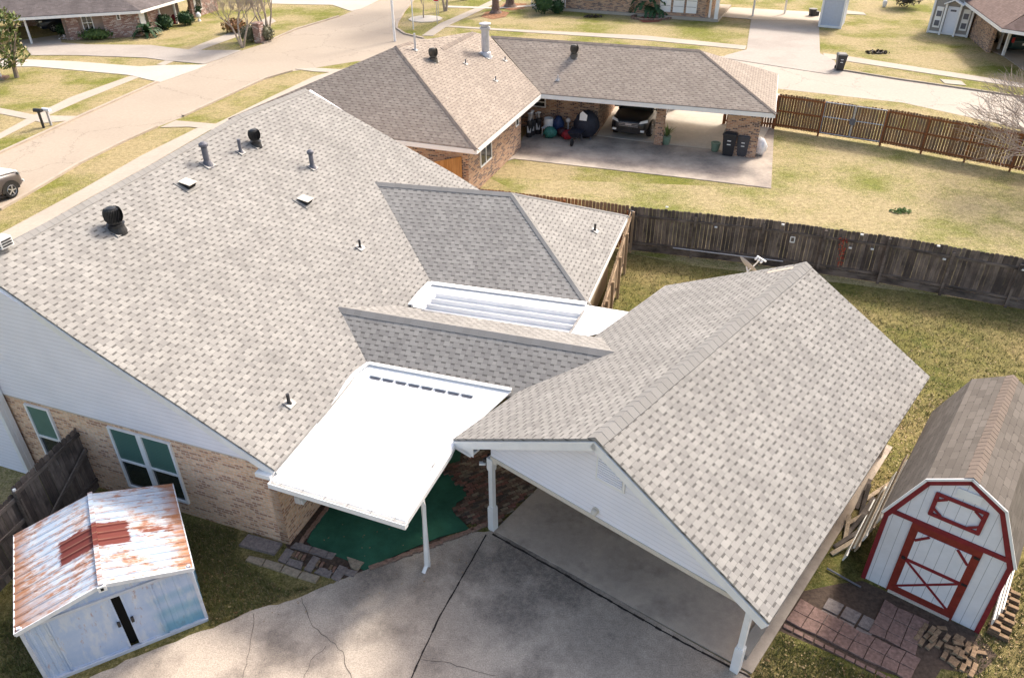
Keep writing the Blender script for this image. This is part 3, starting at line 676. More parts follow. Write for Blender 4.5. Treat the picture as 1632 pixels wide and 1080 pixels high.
sheet('carport_slab',[tuple(G(788,847)),tuple(G(1198,1074)),tuple(CF(br[0]+.1,CF.inv(G(1240,1000))[1])),tuple(CF(br[0]+.1,.75)),tuple(G(866,770))],.045,m_cslab,.045,raw=True)
# joint and cracks
def strip(px,w,jit,seed,closed=False):
    r=random.Random(seed); mb=MB(); P=[]
    for a,b in zip(px,px[1:]):
        A,B=G(*a),G(*b); n=max(2,int((B-A).length/.12))
        for k in range(n): q=A.lerp(B,k/n); P.append(V((q.x+r.uniform(-jit,jit),q.y+r.uniform(-jit,jit),.0345)))
    q=G(*px[-1]); P.append(V((q.x,q.y,.0345)))
    for a,b in zip(P,P[1:]):
        d=(b-a).normalized(); s=V((d.y,-d.x,0)); wa=w*r.uniform(.6,1.2)
        mb.face([a-s*wa/2,a+s*wa/2,b+s*wa/2,b-s*wa/2])
    return mb
m_joint=plain('joint_dirt',(.035,.028,.024),.95,var=.3)
m_crack=plain('crack_dirt',(.13,.105,.085),.95,var=.3)
for px,w_,j_,mt,nm in (([(775,853),(740,915),(700,985),(665,1060),(650,1095)],.035,.004,m_joint,'expansion_joint'),([(479,955),(500,1000),(545,1040),(565,1090)],.014,.03,m_crack,'crack'),([(522,1030),(495,1055),(480,1095)],.011,.03,m_crack,'crack'),([(405,980),(400,1030),(385,1090)],.011,.025,m_crack,'crack'),([(675,1052),(720,1058),(760,1072),(790,1078)],.01,.02,m_crack,'crack'),([(785,852),(900,917),(1000,975),(1100,1031),(1195,1080)],.05,.008,m_joint,'expansion_joint')):
    o=strip(px,w_,j_,hash(nm)%7+int(px[0][0])).obj(nm,mt); o['kind']='structure'
# green carpet and edging
cz=.034
m_bed=plain('bare_soil',(.085,.058,.042),.95,var=.4,scale=12)
sheet('soil_bed',[(455,868),(510,800),(560,740),(640,660),(720,660),(780,715),(870,768),(700,860),(560,925),(480,900)],.008,m_bed)
gc=sheet('green_carpet',[(489,862),(515,812),(560,745),(640,650),(740,650),(733,735),(725,752),(722,765),(738,775),(745,790),(728,800),(722,815),(735,828),(748,842),(700,855),(640,880),(580,908),(555,892),(500,872)],cz,m_turf,.02,kind=None)
tag(gc,'dark green outdoor carpet lying on the ground under the white patio cover','carpet')
# brick paving under the carport side: many small weathered bricks, one laid surface
def bricks(mb,poly,ang,bw,bh,th,gap,rnd,z0=.01,skip=.0,jit=.006):
    U=H(ang); W=H(ang+90); P=[V((p[0],p[1],0)) for p in poly]
    us=[p.dot(U) for p in P]; ws=[p.dot(W) for p in P]
    def inside(q):
        c=False; n=len(P); j=n-1
        for i in range(n):
            a,b=P[i],P[j]
            if (a.y>q.y)!=(b.y>q.y) and q.x<(b.x-a.x)*(q.y-a.y)/(b.y-a.y)+a.x: c=not c
            j=i
        return c
    r=0; y=min(ws)
    out=[]
    while y<max(ws):
        x=min(us)-(r%2)*bw/2
        while x<max(us):
            c=U*(x+bw/2)+W*(y+bh/2)
            if inside(c) and rnd.random()>skip:
                a=R(rnd.uniform(-3,3)); u2=U*math.cos(a)+W*math.sin(a); w2_=W*math.cos(a)-U*math.sin(a)
                out.append((c+V((rnd.uniform(-jit,jit),rnd.uniform(-jit,jit),z0+th/2+rnd.uniform(-.008,.008))),(bw-gap,bh-gap,th),u2,w2_))
            x+=bw
        y+=bh; r+=1
    for c,s_,a,b in out:
        mb.box(c,s_,a,b)
    return out
def brickvar(name,cols,rough=.9):
    m=M(name,rough,.15); rd=m.n('NewGeometry').outputs['Random Per Island']; cr_=m.t.nodes.new('ShaderNodeValToRGB'); m.t.links.new(rd,cr_.inputs[0]); cr_.color_ramp.interpolation='CONSTANT'
    el=cr_.color_ramp.elements
    while len(el)<len(cols): el.new(.5)
    for k,c in enumerate(cols): el[k].position=k/len(cols); el[k].color=(*c,1)
    n=m.noise(m.pos(),14,4,.7); f=m.rng(n,.3,.7,.6,1.3); m.base(m.mix(1.0,cr_.outputs[0],m.comb(f,f,f),'MULTIPLY')); m.bump(n,.5,.01); return m.m
m_pav=brickvar('old_paving_brick',[(.14,.09,.065),(.20,.14,.10),(.24,.12,.09),(.10,.08,.065),(.26,.21,.15),(.17,.11,.08)])
m_edge=brickvar('edge_brick',[(.30,.19,.14),(.24,.14,.10),(.33,.25,.19),(.2,.14,.11)])
m_yb=brickvar('pale_brick',[(.27,.18,.11),(.22,.15,.095),(.32,.24,.16),(.16,.11,.075)])
mb=MB(); poly=[G(*p) for p in ((700,735),(722,742),(765,716),(866,768),(790,838),(752,838),(722,815),(745,792),(722,760),(700,757))]
bricks(mb,poly,20+42,.2,.095,.06,.012,random.Random(5)); struct('brick_paving',mb,m_pav)
# wall side drip edge of old bricks
def place_brick(name,label,cat,group,mat,c,ux,size=(.2,.095,.06),lean=0,rnd=random):
    mb=MB(); z=V((0,0,1)); uy=V((-ux.y,ux.x,0)); 
    if lean: uy2=uy*math.cos(lean)+z*math.sin(lean); z2=z*math.cos(lean)-uy*math.sin(lean)
    else: uy2,z2=uy,z
    b=.006; X,Y,Z=size[0]/2,size[1]/2,size[2]/2
    # chamfered block
    lo=[(-X,-Y),(X,-Y),(X,Y),(-X,Y)]
    def ring(h,i): return [c+ux*(x-math.copysign(i,x))+uy2*(y-math.copysign(i,y))+z2*h for x,y in lo]
    mb.loft([ring(-Z,b),ring(-Z+b,0),ring(Z-b,0),ring(Z,b)],sm=False)
    o=mb.obj(name,mat); tag(o,label,cat,group); return o
rnd=random.Random(11)
for (a,b,n,ra) in (((590,908),(776,838),15,0),((776,838),(786,822),1,0),):
    A,B=G(*a),G(*b); d=(B-A).normalized()
    for k in range(n):
        q=A.lerp(B,(k+.5)/n); ang=R(rnd.uniform(-12,12)); dd=V((d.x*math.cos(ang)-d.y*math.sin(ang),d.x*math.sin(ang)+d.y*math.cos(ang),0))
        place_brick('edging_brick','weathered brick laid end to end along the driveway edge of the green carpet','brick','edging bricks between green carpet and driveway',m_edge,q+V((rnd.uniform(-.02,.02),rnd.uniform(-.02,.02),.055)),dd,(.235,.1,.06))
A,B=G(480,866),G(530,800)
for k in range(8):
    q=A.lerp(B,(k+.5)/8); d=(B-A).normalized(); ang=R(rnd.uniform(-10,10)); dd=V((d.x*math.cos(ang)-d.y*math.sin(ang),d.x*math.sin(ang)+d.y*math.cos(ang),0))
    place_brick('edging_brick','old brick lying along the foot of the house side wall beside the green carpet','brick','bricks along the house side wall',m_edge,q+V((0,0,.04)),dd,(.2,.1,.06))
# paving slabs by the house corner
m_st1=brickvar('paver_grey',[(.20,.165,.15),(.24,.2,.18),(.17,.14,.13)]); m_st2=brickvar('paver_tan',[(.32,.26,.19),(.35,.28,.19)]); m_st3=brickvar('paver_red',[(.27,.17,.14),(.23,.145,.12),(.25,.18,.15)])
def quadpaver(px,label,group,mat,h=.05,name='paver'):
    mb=MB(); P=[G(*p) for p in px]; c=sum(P,V((0,0,0)))/4; P=[c+(p-c)*.965 for p in P]
    P=[V((p.x,p.y,h)) for p in P]; n=(P[1]-P[0]).cross(P[2]-P[0]).z
    if n<0: P=P[::-1]
    Q=[c+(p-c)*.97 for p in P]; Q=[V((q.x,q.y,h+.004)) for q in Q]
    lo=[V((p.x,p.y,.0)) for p in P]; mb.loft([lo,[V((p.x,p.y,h-.006)) for p in P],Q],sm=False)
    o=mb.obj(name,mat); tag(o,label,'paver',group); return o
gA='loose slabs paving the grass at the house corner'
def Z(*q): return [(360+x/6.277,820+y/6.277) for x,y in q]
quadpaver(Z((225,205),(575,300),(490,415),(125,320)),'long grey concrete slab against the brick wall foot','pavers by the house corner',m_st1,.07)
tanl=['first tan slab from the lawn end of the pale row','second tan slab in the pale row','third tan slab in the pale row','last tan slab of the pale row towards the driveway']
for l,q in zip(tanl,[((235,420),(405,455),(360,525),(195,470)),((405,455),(585,510),(550,580),(365,522)),((590,515),(765,575),(715,640),(550,580)),((770,575),(945,625),(900,692),(720,640))]): quadpaver(Z(*q),l,'pavers by the house corner',m_st2)
for q,l in [(((700,285),(870,330),(830,385),(645,335)),'grey slab touching the house corner brick'),(((870,330),(1035,380),(1000,440),(830,385)),'grey slab between house corner and carpet tip'),(((1035,380),(1110,400),(1060,450),(1000,440)),'small grey slab at the carpet edge'),
 (((610,340),(690,375),(600,500),(520,470)),'dark upright slab left of the first brick patch'),(((640,445),(780,485),(755,560),(600,505)),'grey slab below the first brick patch'),(((880,415),(950,445),(850,590),(780,560)),'dark slab between the two brick patches'),(((950,535),(1080,570),(1040,640),(880,590)),'grey slab below the second brick patch'),(((1140,510),(1225,540),(1130,680),(1050,640)),'dark slab near the driveway edge'),(((1200,550),(1320,575),(1280,635),(1180,600)),'pinkish slab at the driveway end')]:
    quadpaver(Z(*q),l,'pavers by the house corner',m_st1)
quadpaver(Z((1210,430),(1390,490),(1320,570),(1250,540)),'tan slab covering the tip of the green carpet','pavers by the house corner',m_st2,.06)
for k,(x0,y0) in enumerate([(700,370),(730,380),(762,392),(795,402),(935,465),(975,478),(1060,510),(1095,525)]):
    quadpaver(Z((x0-8,y0),(x0+16,y0+6),(x0-18,y0+66),(x0-44,y0+58)),'narrow pale brick set on edge between the grey slabs by the house corner','bricks set between the corner slabs',m_edge if k%2 else m_yb,.05,'set_brick')
sheet('soil_bed',[(1232,1000),(1262,945),(1335,930),(1375,925),(1560,1008),(1590,1045),(1560,1075),(1500,1065),(1485,1090),(1370,1060)],.008,m_bed)
# square pavers before the barn shed
def Z8(*q): return [(1200+x/3.778,800+y/3.778) for x,y in q]
rows=[ [(285,585),(370,635),(455,680),(550,725),(640,785),(735,820),(830,870),(920,905),(1010,950)],
       [(240,655),(325,700),(415,740),(510,795),(600,840),(695,880),(790,930),(880,975),(970,1020)],
       [(195,715),(285,765),(378,805),(475,855),(565,900),(660,950),(765,995),(860,1040),(940,1090)]]
for r_ in range(2):
    for k in range(8):
        if False: continue
        a,b,c,d=rows[r_][k],rows[r_][k+1],rows[r_+1][k+1],rows[r_+1][k]
        quadpaver(Z8(a,b,c,d),'reddish square slab in the long double row leading from the carport to the barn shed','slabs in the double row',m_st3)
g2=[[(790,590),(870,640),(965,680),(1060,725),(1150,745)],[(755,665),(840,712),(930,755),(1025,800),(1100,830)],[(720,735),(805,785),(900,830),(990,870),(1090,905)],[(690,790),(790,830),(880,880),(975,930),(1060,970)]]
for r_ in range(3):
    for k in range(3):
        a,b,c,d=g2[r_][k],g2[r_][k+1],g2[r_+1][k+1],g2[r_+1][k]
        quadpaver(Z8(a,b,c,d),'mauve square slab in the block of slabs in front of the barn shed doors','slabs in the block before the barn shed',m_st3)
for q,l in [] and [(((440,560),(520,520),(490,600),(425,610)),'dark old slab sunk in the grass nearest the lumber'),(((370,520),(430,540),(400,600),(335,570)),'dark sunken slab beside the carport footing'),(((560,610),(640,630),(620,680),(545,660)),'half buried dark slab between path and barn shed')]:
    quadpaver(Z8(*q),l,'sunken slabs',m_st1,.03)
for r_ in range(2):
    for k in range(3):
        x0,y0=455+k*105-r_*42,575+k*52+r_*72; quadpaver(Z8((x0,y0),(x0+95,y0+47),(x0+55,y0+112),(x0-40,y0+65)),'old mossy slab filling the gap between the double row and the carport footing','mossy slabs by the footing',m_st1,.03)
# red edging of the path
for k in range(14):
    a=(185+k*62,735+k*31.5); quadpaver(Z8((a[0],a[1]),(a[0]+56,a[1]+28),(a[0]+50,a[1]+50),(a[0]-6,a[1]+22)),'flat red edging brick along the near side of the slab path','red edging bricks of the slab path',m_st3,.04,'edging_brick')
# heap of pale bricks by the barn corner
rnd=random.Random(21)
base=G(1478,992); d1=(G(1565,1045)-base).normalized(); d2=V((-d1.y,d1.x,0))
kk=0
for i in range(9):
    for j in range(4):
        for l_ in range(1 if (j in (0,3) or i in(0,8)) else 2):
            if rnd.random()<.3: continue
            q=base+d1*(i*.13+rnd.uniform(-.03,.03))-d2*(j*.19-.02+rnd.uniform(-.03,.03)); an=R(rnd.uniform(-9,9)+(0 if rnd.random()<.85 else 60)); dd=d2*math.cos(an)+d1*math.sin(an)
            place_brick('loose_brick','pale weathered brick in the loose heap at the right corner of the barn shed','brick','pale bricks heaped by the barn shed',m_yb,V((q.x,q.y,.035+l_*.065)),dd,(.19,.09,.06)); kk+=1
# ================================================================== FENCES
def fence_panel(mb,a,b,h,pw,rnd,z0=.03,hj=.03,gap=.012,th=.018):
    a=V((a.x,a.y,0));b=V((b.x,b.y,0)); L=(b-a).length; d=(b-a).normalized(); s=V((d.y,-d.x,0)); n=max(1,round(L/pw)); pw=L/n
    for i in range(n):
        hh=h+rnd.uniform(-hj,hj*.4); x=(i+.5)*pw; t=R(rnd.uniform(-.6,.6)); c=a+d*x+s*rnd.uniform(-.006,.006)
        w=pw-gap*rnd.uniform(.3,1.6); X=d*w/2; Y=s*th/2
        P=[c-X-Y,c+X-Y,c+X+Y,c-X+Y]; z0_=V((0,0,z0)); zt=V((0,0,hh-.04)); ztt=V((0,0,hh))
        lo=[p+z0_ for p in P]; hi=[p+zt for p in P]
        # dog-eared top
        k=.7; T=[c-X*k-Y,c+X*k-Y,c+X*k+Y,c-X*k+Y]; tp=[p+ztt for p in T]
        off=i*.14+.07
        for q in ((lo,hi),(hi,tp)):
            A,B=q
            for m_ in range(4):
                j=(m_+1)%4; mb.face([A[m_],A[j],B[j],B[m_]],[(off-.05,A[m_].z),(off+.05,A[j].z),(off+.05,B[j].z),(off-.05,B[m_].z)])
        mb.face(tp,[(off,hh)]*4)
def fence(name,label,pts,h,mat,rail,side,posts=2.4,pw=.14,rails=(.3,.95,1.6),rnd=None,gap=.012,z0=.03,cat='fence',toprail=False,hj=.03):
    rnd=rnd or random.Random(4); t=thing(name,label,cat,V((pts[0].x,pts[0].y,0)))
    mb=MB(); rl={}
    for a,b in zip(pts,pts[1:]):
        fence_panel(mb,a,b,h,pw,rnd,z0=z0,gap=gap,hj=hj); d=(b-a).normalized(); s=V((d.y,-d.x,0))*side
        for r_ in rails: rl.setdefault(r_,MB()).beam(V((a.x,a.y,r_))+s*.035,V((b.x,b.y,r_))+s*.035,.04,.09)
        L=(b-a).length; n=max(1,round(L/posts))
        for k in range(n+1):
            if k==n and b is not pts[-1]: continue
            q=a.lerp(b,k/n); pm=MB(); pm.beam(V((q.x,q.y,0))+s*.1,V((q.x,q.y,h-.1+rnd.uniform(-.1,.05)))+s*.1,.09,.09,up=d); pm.obj('post',rail,t)
    mb.obj('picket_panel',mat,t); [r_.obj('rail',rail,t) for r_ in rl.values()]; return t
ft=[G(770,302,1.8),G(1005,328,1.83),G(1220,349.5,1.83),G(1420,376,1.83),G(1632,411,1.83)]
ft=[V((p.x,p.y,0)) for p in ft]; ft[0]=ft[1]+(ft[0]-ft[1]).normalized()*7.5; d=(ft[4]-ft[3]).normalized(); ft.append(ft[4]+d*3)
dfn=fence('wooden_fence','long weathered dark wooden fence with near black boards behind the carport',ft[1:],1.83,m_fdark,m_frail,1,posts=2.2,rails=(.35,1.45),gap=.004,rnd=random.Random(9))
# kick board and pipe at foot
mb=MB(); a,b=ft[1],ft[5]
for a,b in zip(ft[1:],ft[2:]): d=(b-a).normalized(); s=V((d.y,-d.x,0)); mb.beam(V((a.x,a.y,.14))+s*.03,V((b.x,b.y,.14))+s*.03,.03,.24)
mb.obj('kick_board',m_frail,dfn)
mb=MB(); a=G(1078,433,.42); b=G(1230,455,.40); 
a=ft[1].lerp(ft[2],.35); b=ft[2].lerp(ft[3],.2); s=V((0,-1,0)); mb.tube(V((a.x,a.y,.36))+s*.14,V((b.x,b.y,.34))+s*.14,.022); mb.obj('pipe',m_galv,dfn)
fence('wooden_fence','lighter brown end of the back fence running behind the wing roof',[ft[0],ft[1]-(ft[1]-ft[0]).normalized()*.05],1.85,m_fbrown,m_fbrail,1,posts=2.4,rails=(.35,1.45),gap=.015)
# little white hooks and insulators on the dark fence
rnd=random.Random(2)
mw=plain('white_plastic',(.75,.75,.72),.5,var=.05)
for x,y in ((1063,330),(1141,362),(1390,397),(1505,413),(1355,395),(1630,430),(1248,358),(1374,374),(1496,392)):
    # nearest fence point along the view ray at that height
    best=None
    for a,b in zip(ft[1:],ft[2:]):
        d=(b-a).normalized(); s=V((d.y,-d.x,0)); pl=(a+s*.12,s); q=on(pl,x,y)
        if (q-a).dot(d)>=0 and (q-b).dot(d)<=0: best=(q,d,s)
    if best and .2<best[0].z<2:
        mb=MB(); mb.box(best[0],(.10,.05,.045),best[1],best[2]); mb.obj('bracket',mw,dfn)
for x,y in ((1006,340),(1263,382)):
    for a,b in zip(ft[1:],ft[2:]):
        d=(b-a).normalized(); s=V((d.y,-d.x,0)); q=on((a+s*.06,s),x,y)
        if (q-a).dot(d)>=-.3 and (q-b).dot(d)<=0:
            mb=MB(); w_=.07
            for sx in (-1,1): mb.box(q+d*w_*sx,(.035,.02,.22),d,s)
            for sz in (-1,0,1) if x<1100 else (-1,1): mb.box(q+V((0,0,.1*sz)),(.14,.022,.035),d,s)
            mb.obj('white_plate',mw,dfn); break
# red vine on the fence
def leafcloud(mb,c,r,n,size,rnd,sc=(1,1,1),hollow=.0,flat=0.0):
    for _ in range(n):
        while True:
            p=V((rnd.uniform(-1,1),rnd.uniform(-1,1),rnd.uniform(-1,1)))
            if hollow<p.length<=1: break
        p=V((p.x*sc[0],p.y*sc[1],p.z*sc[2]))*r+c
        a=V((rnd.gauss(0,1),rnd.gauss(0,1),rnd.gauss(0,1)*(1-flat))).normalized(); b=a.orthogonal().normalized(); 
        s=size*rnd.uniform(.6,1.3); c2=a.cross(b)
        mb.face([p-b*s,p+c2*s*.5,p+b*s,p-c2*s*.5],[(0,0),(1,0),(1,1),(0,1)])
def leafmat(name,c1,c2,c3=None):
    m=M(name,.6,.3); rd=m.n('NewGeometry').outputs['Random Per Island']; col=m.mix(rd,c1,c2)
    if c3: col=m.mix(m.ma('GREATER_THAN',m.ma('FRACT',m.ma('MULTIPLY',rd,17.0)),.8),col,c3)
    m.base(col); return m.m
rv_=MB(); rnd=random.Random(8)
for a,b in zip(ft[1:],ft[2:]):
    d=(b-a).normalized(); s=V((d.y,-d.x,0)); 
    t0=on((a+s*.08,s),1345,380); t1=on((a+s*.08,s),1338,425)
    if (t0-a).dot(d)>=0 and (t0-b).dot(d)<=0:
        for k in range(12): leafcloud(rv_,t0.lerp(t1,k/12)+V((rnd.uniform(-.08,.08),0,0)),.12,14,.035,rnd)
        o=rv_.obj('climbing_vine',leafmat('red_leaf',(.35,.03,.015),(.5,.09,.04))); tag(o,'bright red climbing vine on the dark wooden fence','vine'); break
# brown fence at the side street with gate
bt0=G(1243,149,1.9); bt1=G(1316,159,1.9); bt2=G(1418,173,1.9); bt3=G(1632,210,1.9); 
B_=[V((p.x,p.y,0)) for p in (bt0,bt1,bt2,bt3)]; d=(B_[3]-B_[2]).normalized(); B_.append(B_[3]+d*8)
bf=fence('wooden_fence','reddish brown board fence between the side street and the dry yard',[B_[0],B_[1]],1.9,m_fbrown,m_fbrail,1,posts=2.4,rails=(.25,1.0,1.75),gap=.017,z0=.12)
fence('wooden_fence','reddish brown board fence right of the double gate, partly behind bare branches',B_[2:],1.9,m_fbrown,m_fbrail,1,posts=2.35,rails=(.25,1.0,1.75),gap=.017,z0=.12)
gt=fence('double_gate','brown double gate with a grey metal frame and centre latch in the street side fence',[B_[1],B_[2]],1.86,m_fbrown,m_fbrail,1,posts=9,rails=(.2,),gap=.017,z0=.12,cat='gate')
d=(B_[2]-B_[1]).normalized(); s=V((d.y,-d.x,0)); mb=MB(); L=(B_[2]-B_[1]).length
for k0,k1 in ((.02,.49),(.51,.98)):
    a=B_[1]+d*L*k0+s*.08; b=B_[1]+d*L*k1+s*.08
    for z_ in (.2,1.05,1.8): mb.tube(a+V((0,0,z_)),b+V((0,0,z_)),.025,n=6)
    for q in (a,b): mb.tube(q+V((0,0,.2)),q+V((0,0,1.8)),.025,n=6)
mb.obj('metal_frame',m_galv,gt); mb=MB(); c=B_[1]+d*L*.5+s*.12; mb.box(c+V((0,0,1.0)),(.28,.06,.3),d,s); mb.obj('latch',m_grey,gt)
q0=G(1243,149,1.9); pE=G(1205,178,0)
# short fence between neighbour carport and street fence
a=V((B_[0].x,B_[0].y,0)); b=a+V((-2.6,.75,0))
fence('wooden_fence','short dark brown fence joining the neighbouring carport corner to the street fence',[b,a],1.5,m_fbrown,m_fbrail,1,posts=2.6,rails=(.25,1.2),gap=.03)
# short fence running from the wing to the dark fence
a=G(946,495,0)+V((.45,.0,0)); b=V((ft[1].x-.0,ft[1].y-.2,0))
a=V((w2.x+.35,w2.y+.2,0)); 
fence('wooden_fence','short tan wooden fence beside the wing wall ending at the back fence',[a,a.lerp(b,.33),b],1.75,m_fnew,m_fnew,1,posts=1.6,rails=(.35,1.5),gap=.02)
# fence with leaning gate left, behind the metal shed
ga=G(125,682,1.85); gb=G(18,783,1.85); gc_=G(-60,850,1.85)
P_=[V((p.x,p.y,0)) for p in (gc_,gb,ga)]
lf=fence('wooden_fence','dark weathered wooden fence behind the rusty metal shed',[P_[0]-(P_[2]-P_[0]).normalized()*2,P_[1]],1.8,m_fdark,m_frail,1,posts=2.3,rails=(.3,1.05,1.65),rnd=random.Random(12))
lg=fence('wooden_gate','dark wooden gate with a diagonal brace between fence and brick house wall',[P_[1],P_[2]],1.95,m_fdark,m_frail,1,posts=9,rails=(.3,1.75),rnd=random.Random(13),cat='gate')
d=(P_[2]-P_[1]).normalized(); s=V((d.y,-d.x,0)); L=(P_[2]-P_[1]).length
mb=MB(); mb.beam(P_[1]+d*.1+s*.09+V((0,0,.4)),P_[2]-d*.1+s*.09+V((0,0,1.3)),.04,.12); mb.obj('brace',m_frail,lg)
mb=MB(); c=P_[1]+s*.1+V((0,0,1.9)); mb.tube(c,c+V((0,0,.04)),.035); mb.obj('post_cap',mw,lg)
# ================================================================== RUSTY METAL SHED
def rust(name,base,light,shift=0.0,st=(.35,1.3,.6)):
    m=M(name,.5,.35); p=m.pos(); x,y,z=m.xyz(p)[:3]
    ps=m.comb(m.ma('MULTIPLY',x,st[0]),m.ma('MULTIPLY',y,st[1]),m.ma('MULTIPLY',z,st[2]))
    n=m.noise(p,1.6,6,.7); n2=m.noise(ps,9,5,.75); n3=m.noise(m.comb(m.ma('MULTIPLY',x,5.0),m.ma('MULTIPLY',y,18.0),m.ma('MULTIPLY',z,1.5)),1.0,4,.65)
    col=m.mix(m.rng(n,.44,.62),base,light)
    pale=m.rng(n3,.5,.62); col=m.mix(m.ma('MULTIPLY',pale,.5),col,(.66,.66,.66))
    rm=m.ma('MULTIPLY',m.rng(m.ma('ADD',m.ma('MULTIPLY',n,.45),m.ma('MULTIPLY',n2,.55)),.50+shift,.60+shift),.9)
    col=m.mix(rm,col,(.33,.125,.05)); return m,col,p,n2
def rust_roof(fr,w_,L):
    m,col,p,n2=rust('rusty_roof',(.42,.50,.60),(.62,.62,.62),-.015)
    x,y,z=m.xyz(p)[:3]
    def box_mask(cx,cy,hx,hy,soft=.08):
        ax=m.ma('SUBTRACT',hx,m.ma('ABSOLUTE',m.ma('SUBTRACT',x,cx))); ay=m.ma('SUBTRACT',hy,m.ma('ABSOLUTE',m.ma('SUBTRACT',y,cy)))
        return m.rng(m.ma('ADD',m.ma('MINIMUM',ax,ay),m.ma('MULTIPLY',m.ma('SUBTRACT',n2,.5),soft*7)),0,soft)
    a=box_mask(-.05,L*.52,.66,.37,.05); col=m.mix(a,col,(.15,.034,.025))
    b=box_mask(w_*.36,L*.47,.30,.10,.06); col=m.mix(b,col,(.20,.06,.035))
    e1=m.rng(m.ma('ADD',m.ma('ABSOLUTE',x),m.ma('MULTIPLY',n2,.5)),w_/2-.02,w_/2+.3); col=m.mix(m.ma('MULTIPLY',e1,.85),col,(.36,.15,.06))
    c=m.ma('MULTIPLY',m.ma('LESS_THAN',x,0.0),m.rng(m.ma('ADD',m.ma('ADD',m.ma('MULTIPLY',x,-.5),n2),m.ma('MULTIPLY',y,-.25)),.65,.95)); col=m.mix(m.ma('MULTIPLY',c,.45),col,(.36,.17,.08))
    fy_=m.ma('FRACT',m.ma('DIVIDE',m.ma('ADD',y,.08),(L+.16)/13)); col=m.mix(m.ma('MULTIPLY',m.ma('GREATER_THAN',fy_,.86),m.rng(n2,.35,.55,.25,.8)),col,(.26,.14,.09))
    m.base(col); m.bump(n2,.3,.004); m.b.inputs['Metallic'].default_value=.1; return m.m
sa=G(78,1075); sb_=G(332,996); wd=(sb_-sa); W_=wd.length; hdg=math.degrees(math.atan2(wd.x,wd.y))-90-6.5
SF=Fr(((sa+sb_)/2)[:],hdg); L_=2.5
shed=thing('metal_shed','small rusty pale blue metal garden shed with streaked gable roof and half open sliding doors','shed',(0,0,0))
# built at the origin then moved
LF=Fr((0,0),0); hw=W_/2
ez=1.62; rz=2.02
m_rr=rust_roof(LF,W_,L_)
mwall,cw_,p_,n2_=rust('blue_shed_wall',(.38,.47,.64),(.47,.54,.67),.06,(1.4,1.4,.4)); 
x_,y_,z_=mwall.xyz(p_)[:3]
d1_=mwall.rng(x_,hw-.95,hw-.7); zb=mwall.n('TexWave',{'Vector':mwall.comb(0.0,0.0,z_),'Scale':.75,'Distortion':1.5,'Detail':2.0},bands_direction='Z').outputs[0]
bl=mwall.ma('MULTIPLY',d1_,mwall.rng(mwall.ma('ADD',mwall.ma('MULTIPLY',zb,.3),mwall.ma('MULTIPLY',mwall.rng(z_,1.5,.1),.8)),.25,.95)); cw2=mwall.mix(mwall.ma('MULTIPLY',bl,.8),cw_,(.10,.30,.42)); mwall.base(cw2); m_wall=mwall.m
mb=MB()
def corr(mb,a,b,z0,z1f,nrm,pitch=.13,depth=.012):
    "ribbed wall from a to b"
    L=(b-a).length; d=(b-a).normalized(); n=int(L/pitch)
    for k in range(n):
        for (s0,s1,h0,h1) in ((0,.55,0,0),(.55,.65,0,1),(.65,.9,1,1),(.9,1,1,0)):
            p=a+d*L*(k+s0)/n+nrm*depth*h0; q=a+d*L*(k+s1)/n+nrm*depth*h1
            tp=z1f((k+s0)/n); tq=z1f((k+s1)/n)
            mb.face([p+V((0,0,z0)),q+V((0,0,z0)),q+V((0,0,tq)),p+V((0,0,tp))])
corr(mb,V((-hw,0,0)),V((-hw+.42,0,0)),.06,lambda t:1.62,V((0,-1,0)),.14)
corr(mb,V((hw-.72,0,0)),V((hw,0,0)),.06,lambda t:1.62,V((0,-1,0)),.24)
corr(mb,V((hw,0,0)),V((hw,L_,0)),.06,lambda t:1.6,V((1,0,0)),.3); corr(mb,V((-hw,L_,0)),V((-hw,0,0)),.06,lambda t:1.6,V((-1,0,0)),.3); corr(mb,V((hw,L_,0)),V((-hw,L_,0)),.06,lambda t:1.6,V((0,1,0)),.3)
mb.face([V((-hw,.0,1.6)),V((hw,.0,1.6)),V((0,.0,rz-.03))]); mb.face([V((hw,L_,1.6)),V((-hw,L_,1.6)),V((0,L_,rz-.03))])
mb.obj('wall',m_wall,shed)
mb=MB(); mb.box((0,-.02,.04),(W_+.04,.08,.08)); mb.box((0,-.015,1.6),(W_,.05,.07)); mb.box((hw,.0,.85),(.06,.06,1.6)); mb.box((-hw,0,.85),(.06,.06,1.6)); mb.obj('frame',plain('shed_frame',(.52,.54,.60),.5,var=.1),shed)
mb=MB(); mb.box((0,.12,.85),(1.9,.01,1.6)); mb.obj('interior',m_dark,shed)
def sdoor(x0,x1):
    mb=MB(); mb.box(((x0+x1)/2,-.005,.83),(x1-x0,.02,1.5)); o=mb.obj('sliding_door',m_wall,shed); f=MB()
    for x in (x0+.02,x1-.02): f.box((x,-.02,.83),(.04,.02,1.5))
    f.box(((x0+x1)/2,-.02,.1),(x1-x0,.02,.04)); f.obj('door_edge',m_wall,o); return o
k1=sdoor(-hw+.42,-.02+.05); k2=sdoor(.19,hw-.72)
for dd_,xx in ((k1,0.0),(k2,.24)):
    mb=MB(); mb.box((xx,-.05,.85),(.05,.05,.12)); mb.obj('handle',m_black,dd_)
